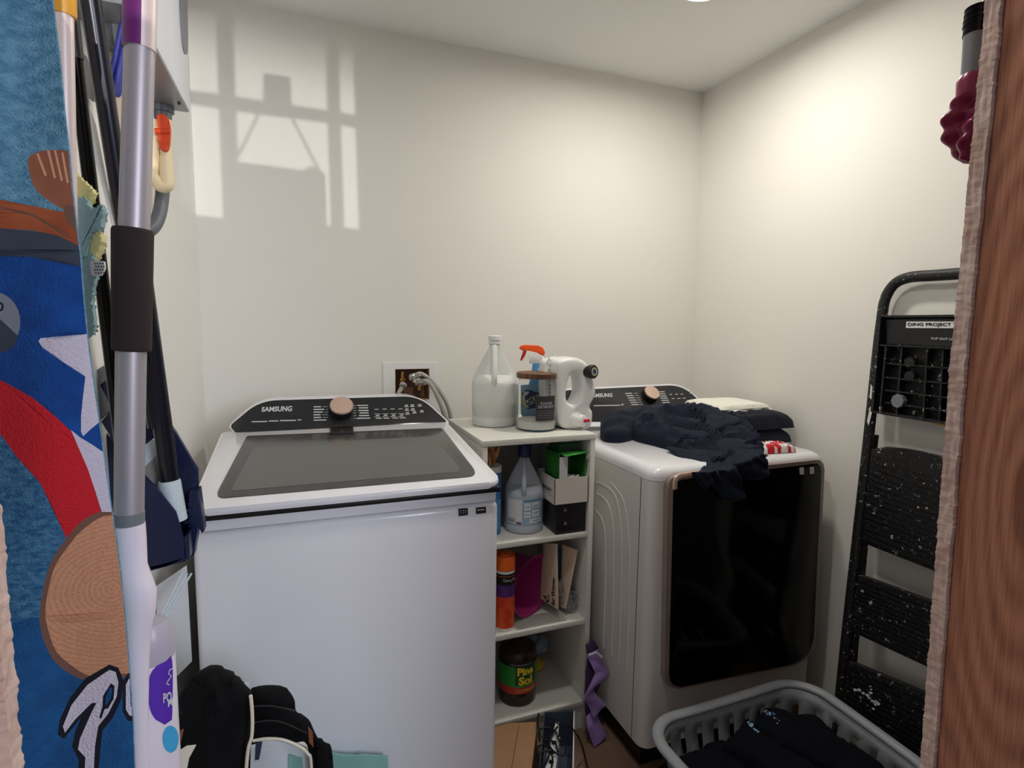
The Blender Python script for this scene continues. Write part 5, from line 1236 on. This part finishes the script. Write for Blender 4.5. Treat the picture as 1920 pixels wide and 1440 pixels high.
# ---------------------------------------------------------------- folded cloth builder
from mathutils.bvhtree import BVHTree
def folded(name, b, cx, cy, z, L, W_, H_, rot, seed_, wr=.006, n=34, round_=.35, tilt=(0, 0), droop=0):
    """a soft folded slab: rounded edges, creases and wrinkles, closed underneath"""
    cs, sn = math.cos(rot), math.sin(rot)
    def P(u, v, up):
        x, y = (u*2-1), (v*2-1)
        e = (1-abs(x)**5)*(1-abs(y)**5); e = max(e, 0)**.35
        nx = noise.noise(Vector((x*1.6+seed_, y*1.6, 1)))*.05; ny = noise.noise(Vector((x*1.6, y*1.6+seed_, 7)))*.05
        X = (x+nx)*L/2; Y = (y+ny)*W_/2
        w1 = (1-2.4*abs(noise.noise(Vector((x*2.2+seed_*3, y*3.4, 2)))))*wr+(1-2*abs(noise.noise(Vector((x*5, y*6+seed_, 9)))))*wr*.4
        h = z+tilt[0]*X+tilt[1]*Y + (H_*e+w1*e if up else .0015*e)
        return Vector((cx+X*cs-Y*sn, cy+X*sn+Y*cs, h))
    b.grid(lambda u, v: P(u, v, True), n, n); b.grid(lambda u, v: P(u, v, False), n, n)
    bmesh.ops.remove_doubles(b.b, verts=b.b.verts[:], dist=.0004)
    return b
def onto(o, px, off=.0035):
    me = o.data; bv = BVHTree.FromPolygons([v.co for v in me.vertices], [p.vertices for p in me.polygons])
    out_ = []
    for x, y in px:
        d = ray(x, y).normalized(); h = bv.ray_cast(CAMP, d)
        out_.append((h[0]-d*off) if h[0] is not None else None)
    return out_
def decal(name, o, polys, key, parent):
    b = B()
    for poly in polys:
        P = onto(o, poly)
        if all(p is not None for p in P) and max((p-P[0]).length for p in P) < .06: b.face([b.v(p) for p in P])
    return obj(name, b, key, parent, smooth=False, recalc=False) if len(b.b.faces) else print('EMPTY DECAL', name)
G = 'dark shirts in the laundry basket'
spec = [('dark shirt lying flat on the left side of the laundry basket', 1.02, 1.0, .165, .27, .37, .055, .08, 1),
        ('navy shirt folded in the back right corner of the basket', 1.345, 1.04, .165, .20, .28, .075, -.1, 5),
        ('dark shirt with the left blue white print, middle of the basket', 1.205, 1.005, .205, .17, .34, .055, .36, 3),
        ('dark shirt with the right blue white print, middle of the basket', 1.295, 1.02, .225, .15, .32, .055, .36, 8),
        ('dark garment with small white lettering at the front right of the basket', 1.27, .89, .17, .34, .25, .06, -.1, 12)]
SHT = []
for lab, x, y, z, L, W_, H_, rot, sd in spec:
    st_ = thing('folded_shirt', lab, 'shirt', (x, y, z), G)
    SHT.append((st_, obj('fabric', folded('f', B(), x, y, z, L, W_, H_, rot, sd, .008), 'basket_cloth', st_)))
for lab, x, y in (('dark clothes filling the left bottom of the laundry basket', 1.02, .98), ('dark clothes filling the right bottom of the laundry basket', 1.29, .98)):
    o = obj('folded_clothes', folded('f', B(), x, y, .016, .25, .34, .145, 0, x*9, .006), 'basket_cloth'); tag(o, lab, 'clothes')
LG = 12
decal('printed_logo', SHT[2][1], blobs(1396, 1346, 1424, 1370, 34, 3.2, 2), 'logo_blue', SHT[2][0]); decal('logo_highlight', SHT[2][1], blobs(1397, 1347, 1402, 1354, 4, 3, 4), 'label_white', SHT[2][0])
decal('printed_logo', SHT[3][1], blobs(1417, 1320, 1442, 1338, 30, 3.2, 6)+blobs(1442, 1334, 1460, 1352, 14, 1.8, 1), 'logo_blue', SHT[3][0]); decal('logo_highlight', SHT[3][1], blobs(1415, 1319, 1421, 1325, 4, 3, 3), 'label_white', SHT[3][0])
decal('care_tag', SHT[0][1], [[(1333, 1377), (1348, 1386), (1337, 1398)]], 'label_white', SHT[0][0])
decal('white_letters', SHT[4][1], [[(x, y), (x+2, y+1), (x+1.5, y+5), (x-.5, y+4)] for x, y in ((1602, 1419), (1606, 1423), (1610, 1427), (1613, 1431))], 'label_white', SHT[4][0])

# ================================================================ floor items in front of the shelf
t = thing('cardboard_box', 'plain brown cardboard box on the floor in front of the shelf, beside the washer', 'box', (.59, 1.44, 0))
b = B(); A = Vector((.702, 1.552, 0)); d1 = Vector((-.144, -.264, 0)).normalized(); d2 = Vector((-.88, .48, 0)).normalized()
pl = [A, Vector((.61, 1.578, 0)), Vector((.480, 1.578, 0)), Vector((.480, 1.24, 0)), A+d1*.33]
b.prism([p+Vector((0, 0, .001)) for p in pl], Vector((0, 0, .104)), bev=.002); obj('carton', b, 'kraft', t)
b = B(); m0 = A+Vector((-.065, .0, 0)); b.prism([m0+Vector((0, 0, .106)), m0+d1*.295+Vector((0, 0, .106)), m0+d1*.295+d2*.002+Vector((0, 0, .106)), m0+d2*.002+Vector((0, 0, .106))], Vector((0, 0, .0015))); obj('flap_edge', b, 'towel_bark', t, smooth=False)
t = thing('open_box', 'open white box with slate blue inside holding a power strip, on the floor', 'box', (.74, 1.42, 0))
P0, P1 = Vector((.730, 1.560, 0)), Vector((.828, 1.533, 0)); dd = Vector((-.135, -.255, 0))
hgt = .125
def wall_(a, c, key, nm, h=hgt, th=.002):
    b = B(); n_ = (c-a).cross(Vector((0, 0, 1))).normalized()*th; b.prism([a, c, c+n_, a+n_], Vector((0, 0, h))); obj(nm, b, key, t, smooth=False)
wall_(P0, P1, 'slate_board', 'back_side'); wall_(P0+dd, P0, 'slate_board', 'left_side'); wall_(P1, P1+dd, 'box_white', 'right_side'); 
wall_(P1+Vector((-.0022, 0, 0)), P1+dd+Vector((-.0022, 0, 0)), 'label_white', 'right_lining', .123)
b = B(); b.prism([P0, P1, P1+dd, P0+dd], Vector((0, 0, .002))); obj('bottom', b, 'slate_board', t)
t = thing('power_strip', 'white power strip lying in the open box under black cables', 'power strip', (.73, 1.42, .003))
q0, q1 = at(1045, 1352, Z=.10), at(1032, 1440, Z=.10); q1 = q0+(q1-q0)*1.2; dv = (q1-q0).normalized(); sd_ = Vector((-dv.y, dv.x, 0))
def bar(p, q, w, z0, z1, taper=1.0): s = sd_*w/2; return [Vector((v.x, v.y, z0)) for v in (p-s*taper, q-s, q+s, p+s*taper)], Vector((0, 0, z1-z0))
b = B(); b.prism(*bar(q0+dv*.07, q1, .032, .082, .102), bev=.004); obj('housing', b, 'label_white', t)
b = B(); b.prism(*bar(q0, q0+dv*.07, .020, .082, .098, .6), bev=.003); obj('neck', b, 'label_white', t)
for k in (.10, .14, .18):
    b = B(); b.lathe([(.008, 0), (.008, .001)], q0+dv*k+Vector((0, 0, .0025)), seg=20); obj('socket', b, 'print_black', t)
b = B(); b.prism([p_ for p_ in bar(q0+dv*.05, q1, .024, .0025, .0815)[0]], bar(q0, q1, .024, .0025, .0815)[1]); obj('base', b, 'label_white', t)
def cable(label, pts, Z0, r=.0028):
    t = thing('power_cable', label, 'cable', at(*pts[0][:2], Z=Z0), 'black cables tangled on the power strip')
    b = B(); b.tube(bez([at(p[0], p[1], Z=p[2] if len(p) > 2 else Z0) for p in pts], 8), r, seg=8); obj('cable_sleeve', b, 'cable', t); return t
cable('black cable looping from the box over the floor to the lower edge', [(1040, 1352, .128), (1052, 1360, .125), (1070, 1364, .13), (1083, 1380, .128), (1092, 1400, .06), (1098, 1425, .02), (1106, 1450, .004), (1118, 1480, .004)], .12)
cable('black cable in a wide loop across the power strip', [(1012, 1390), (1010, 1372), (1022, 1364), (1040, 1370), (1050, 1392), (1060, 1400), (1058, 1416), (1042, 1412), (1030, 1396), (1036, 1376), (1046, 1362)], .114)
cable('black cable in a small loop at the left of the open box', [(1008, 1425), (1006, 1405), (1018, 1396), (1030, 1405), (1026, 1425), (1014, 1445), (1005, 1440)], .108)
cable('black cable bundled flat at the lower left of the open box', [(1002, 1452), (1008, 1420), (1022, 1408), (1036, 1420), (1030, 1450), (1012, 1460), (1004, 1432)], .12)
cable('black cable hanging over the left wall of the open box', [(1010, 1338, .13), (1008, 1352, .126), (1010, 1368, .12), (1018, 1385, .11), (1040, 1392, .112), (1046, 1410, .116)], .12)

# ================================================================ purple strap between shelf and dryer
t = thing('purple_strap', 'lilac and purple fabric strap hanging in folds between the shelf and the dryer', 'strap', at(1118, 1392, Y=1.50))
def ribbon(name, px, hw, key, Ys):
    b = B(); C_ = bez([at(x, y, Y=Yv) for (x, y, *_), Yv in zip(px, Ys)], 8); W2 = bez([Vector((w[2] if len(w) > 2 else 1, w[3] if len(w) > 3 else 0, 0)) for w in px], 8)
    R_ = []
    for c_, w_ in zip(C_, W2):
        s = hw*mpp(c_); v = Vector((w_.x*s, w_.y*s, (w_.y)*s*.5)); R_.append((b.v(c_-v), b.v(c_+v)))
    for (a, c_), (e, f) in zip(R_, R_[1:]): b.face([a, c_, f, e])
    return obj(name, b, key, t, solid=.002, recalc=False)
ribbon('lilac_band', [(1112, 1222, .9, .2), (1120, 1245, .7, .4), (1128, 1265, .8, -.2), (1112, 1290, 1, .3), (1103, 1305, .9, .4), (1118, 1320, 1, -.3), (1122, 1336, .8, .4)], 17, 'strap_purple', [1.56, 1.545, 1.535, 1.53, 1.53, 1.525, 1.52])
ribbon('lilac_band', [(1108, 1335, .8, .3), (1112, 1355, .9, .3), (1120, 1375, 1, -.2), (1126, 1392, 1, .3)], 16, 'strap_purple', [1.535, 1.52, 1.51, 1.505])
ribbon('dark_band', [(1105, 1205, .6, .2), (1112, 1225, .9, .3), (1106, 1250, .7, .3), (1112, 1275, .9, -.2), (1106, 1320, .8, .3), (1116, 1350, 1, .4), (1106, 1378, .7, .3)], 16, 'strap_dark', [1.57, 1.565, 1.56, 1.555, 1.55, 1.54, 1.53])
b = B(); b.tube([at(1104, 1228, Y=1.545), at(1118, 1223, Y=1.54), at(1128, 1232, Y=1.54)], .004, seg=8); obj('white_ring', b, 'label_white', t)

# ================================================================ folded things on the dryer
DT = .985
def fold_thing(name, label, cat, cxy, z, L, W_, H_, rot, seed_, key, wr=.004, group=None, tilt=(0, 0)):
    p = Vector((*cxy, z)); o = obj(name, folded('f', B(), p.x, p.y, z, L, W_, H_, rot, seed_, wr, tilt=tilt), key); tag(o, label, cat, group); return o
fold_thing('folded_fleece', 'thick folded dark navy fleece at the back right of the dryer top', 'clothes', (1.55, 1.62), DT+.001, .27, .24, .052, -.06, 4, 'navy_fleece', .004)
fold_thing('folded_fleece', 'upper folded dark navy fleece, right under the folded white towel', 'clothes', (1.56, 1.625), DT+.052, .27, .24, .054, -.03, 6, 'navy_fleece', .005)
fold_thing('folded_towel', 'white folded towel lying on top of the navy fleece', 'towel', (1.535, 1.69), DT+.115, .24, .20, .018, .02, 9, 'white_cloth', .002)
fold_thing('folded_towel', 'thin white folded cloth showing under the white towel, right side', 'towel', (1.55, 1.685), DT+.106, .235, .20, .010, .10, 2, 'white_cloth', .002)
b = B(); b.tube(bez([at(x, y, Z=DT+.04) for x, y in ((1276, 762), (1284, 757), (1296, 762), (1312, 772))], 6), [.006]*4+[.009]*15, seg=12, flat=(1, .7)); o = obj('white_sleeve', b, 'white_cloth'); tag(o, 'small white garment end sticking out behind the navy jacket', 'garment')
# red and white cloth
m = mat('red_check', s2l(230, 226, 222), rough=.8); M['red_check'] = m; n_ = m.node_tree.nodes; k_ = m.node_tree.links
tc = n_.new('ShaderNodeTexCoord'); mp = n_.new('ShaderNodeMapping'); mp.inputs['Rotation'].default_value = (0, 0, .5); ck = n_.new('ShaderNodeTexChecker'); ck.inputs['Scale'].default_value = 42
ck.inputs['Color1'].default_value = (*s2l(208, 34, 48), 1); ck.inputs['Color2'].default_value = (*s2l(236, 232, 228), 1); mp.inputs['Scale'].default_value = (1, .5, 0)
k_.new(tc.outputs['Object'], mp.inputs[0]); k_.new(mp.outputs[0], ck.inputs[0]); k_.new(ck.outputs[0], n_['Principled BSDF'].inputs['Base Color'])
fold_thing('checked_pouch', 'small red and white patterned cloth pouch beside the jacket on the dryer', 'pouch', (*at(1449, 845, Z=DT+.001).xy,), DT+.001, .125, .072, .022, -.1, 7, 'red_check', .006)
b = B()
def wc(u, v):
    p = at(1385+32*u, 806+12*v+16*u*u, Z=DT+.035*(1-u*.6)); return p+Vector((0, 0, .012*math.sin(math.pi*v)))
b.grid(wc, 12, 6); o = obj('white_collar', b, 'white_cloth', solid=.002, recalc=False); tag(o, 'white cloth edge between the navy jacket and the checked pouch', 'cloth')
# ================================================================ navy jacket thrown over the dryer
def drape(name, poly, surf, nrm, amp, key, parent, seed_, step=3.6, dirn=18, lx=46, ly=13, edge=9, under=None, puff=.006, solid_down=True):
    """a draped cloth piece: its outline lies on a support surface, folds rise along the cloth's normal, and it is closed underneath"""
    sm = smoothpoly(poly, 5); N0 = len(sm); pts_ = [Vector(p) for p in sm]; E_ = [(i, (i+1) % N0) for i in range(N0)]
    xs = [p[0] for p in sm]; ys = [p[1] for p in sm]; y = min(ys)+step/2
    while y < max(ys):
        x = min(xs)+step/2
        while x < max(xs):
            if inside((x, y), sm): pts_.append(Vector((x, y)))
            x += step
        y += step
    r_ = geometry.delaunay_2d_cdt(pts_, E_, [], 0, 1e-4); V_ = r_[0]
    ca, sa = math.cos(math.radians(dirn)), math.sin(math.radians(dirn))
    def segd(p):
        best = 1e9
        for i in range(N0):
            ax, ay = sm[i]; bx2, by2 = sm[(i+1) % N0]; dx_, dy_ = bx2-ax, by2-ay; L2 = dx_*dx_+dy_*dy_ or 1
            u = max(0, min(1, ((p.x-ax)*dx_+(p.y-ay)*dy_)/L2)); q = (p.x-ax-u*dx_)**2+(p.y-ay-u*dy_)**2
            if q < best: best = q
        return best**.5
    def fold(x, y):
        u, v = x*ca+y*sa, -x*sa+y*ca
        wx = noise.noise(Vector((u/70, v/45, seed_)))*22; wy = noise.noise(Vector((u/60, v/50, seed_+9)))*16
        a = 1-abs(noise.noise(Vector(((u+wx)/lx, (v+wy)/ly, seed_+2))))*2.6
        c_ = 1-abs(noise.noise(Vector(((u+wx)/(lx*.5), (v+wy)/(ly*.5), seed_+5))))*2.6
        return a*.72+c_*.28
    b = B(); F_, K_ = [], []; n_ = Vector(nrm).normalized()
    for v in V_:
        d_ = segd(v); e = min(1, d_/edge); e = math.sqrt(max(0, 1-(1-e)**2)); p = surf(v.x, v.y)
        F_.append(b.v(p+n_*(e*(puff+amp*max(-.25, fold(v.x, v.y)))))); K_.append(b.v(under(p) if under else p-n_*.003))
    cnt = {}
    for f in r_[2]:
        cx_ = sum(V_[i].x for i in f)/len(f); cy_ = sum(V_[i].y for i in f)/len(f)
        if not inside((cx_, cy_), sm): continue
        b.face([F_[i] for i in f]); b.face([K_[i] for i in f][::-1])
        for i in range(len(f)):
            k2 = (f[i], f[(i+1) % len(f)]); cnt[tuple(sorted(k2))] = cnt.get(tuple(sorted(k2)), [])+[k2]
    for k2 in cnt.values():
        if len(k2) == 1: i, j_ = k2[0]; b.face([F_[j_], F_[i], K_[i], K_[j_]])
    for v in [v for v in b.b.verts if not v.link_faces]: b.b.verts.remove(v)
    return obj(name, b, key, parent, angle=80)
def plane_hit(x, y, P, n):
    d = ray(x, y); return CAMP+d*((Vector(P)-CAMP).dot(Vector(n))/d.dot(Vector(n)))
def heap(y0, z0, sl, n=None, P=None):
    def f(x, y):
        p = plane_hit(x, y, P or (0, y0, z0), n or (0, -sl, 1)); fr = at(x, y, Y=dy-.034)
        if p.y < dy-.034 or fr.z < .975: return fr if fr.z < .985 else (fr if p.y < dy-.034 else p)
        return p
    return f
def top_under(p): return Vector((p.x, p.y, min(p.z, .9862))) if p.y > dy+.004 else Vector((p.x, min(p.y+.004, dy-.031), p.z))
t = thing('jacket', 'dark navy jacket thrown over the dryer top with one sleeve hanging over the door', 'jacket', (1.235, 1.565, .985))
NN = (-.26, -.22, 1)
def HH(dz): return heap(0, 0, 0, NN, (1.10, 1.60, .994+dz))
H1 = HH(0)
drape('left_sleeve', [(1126, 800), (1128, 784), (1142, 776), (1170, 770), (1205, 764), (1240, 762), (1262, 775), (1250, 800), (1225, 806), (1196, 806), (1176, 818), (1158, 823), (1140, 820), (1130, 812)], heap(0, 0, 0, (-.05, -.30, 1), (1.0, 1.66, .992)), (0, -.5, .8), .016, 'navy_cloth', t, 3, dirn=-6, lx=60, ly=20, under=top_under, puff=.022, edge=14)
BODY = drape('body', [(1188, 804), (1192, 784), (1212, 770), (1245, 763), (1290, 762), (1326, 766), (1350, 774), (1378, 784), (1400, 800), (1418, 822), (1428, 850), (1420, 866), (1396, 872), (1360, 872), (1330, 880), (1304, 868), (1280, 852), (1255, 840), (1228, 826), (1205, 816)], H1, (0, -.6, .8), .034, 'navy_cloth', t, 11, step=3.0, dirn=14, lx=58, ly=15, under=top_under, puff=.016, edge=12)
drape('front_panel', [(1250, 838), (1290, 842), (1340, 846), (1372, 856), (1380, 880), (1388, 910), (1395, 934), (1376, 940), (1356, 937), (1342, 920), (1330, 908), (1322, 918), (1306, 902), (1290, 880), (1270, 858)], HH(.016), (0, -.95, .3), .016, 'navy_cloth', t, 23, dirn=62, lx=70, ly=17, puff=.010, edge=5)
drape('right_cuff', [(1370, 842), (1392, 832), (1414, 836), (1426, 852), (1433, 872), (1437, 888), (1430, 898), (1412, 901), (1394, 897), (1380, 884), (1372, 862)], HH(.026), (0, -.95, .3), .016, 'navy_cloth', t, 31, dirn=50, lx=50, ly=18, puff=.022, edge=10)
drape('collar', [(1318, 770), (1346, 769), (1372, 779), (1388, 786), (1382, 796), (1360, 800), (1338, 808), (1322, 800), (1326, 784)], HH(.034), (0, -.7, .7), .005, 'navy_cloth', t, 41, dirn=15, lx=60, ly=22, puff=.006, edge=4, under=top_under)
drape('placket', [(1262, 800), (1290, 806), (1314, 806), (1330, 796), (1336, 812), (1320, 822), (1290, 822), (1262, 812)], HH(.026), (0, -.7, .7), .004, 'navy_cloth', t, 51, dirn=5, lx=80, ly=14, puff=.005, edge=3, under=top_under)
drape('pocket_flap', [(1345, 830), (1360, 822), (1395, 826), (1408, 840), (1392, 852), (1362, 850), (1346, 842)], HH(.03), (0, -.8, .6), .005, 'navy_cloth', t, 61, dirn=20, lx=60, ly=14, puff=.006, edge=4, under=top_under)
q = HH(.026)(1323, 803)+Vector((0, -.009, .009))
b = B(); b.lathe([(.006, 0), (.006, .002), (.004, .003)], q, axis=(CAMP-q), seg=16); obj('button', b, 'black_gloss', t)
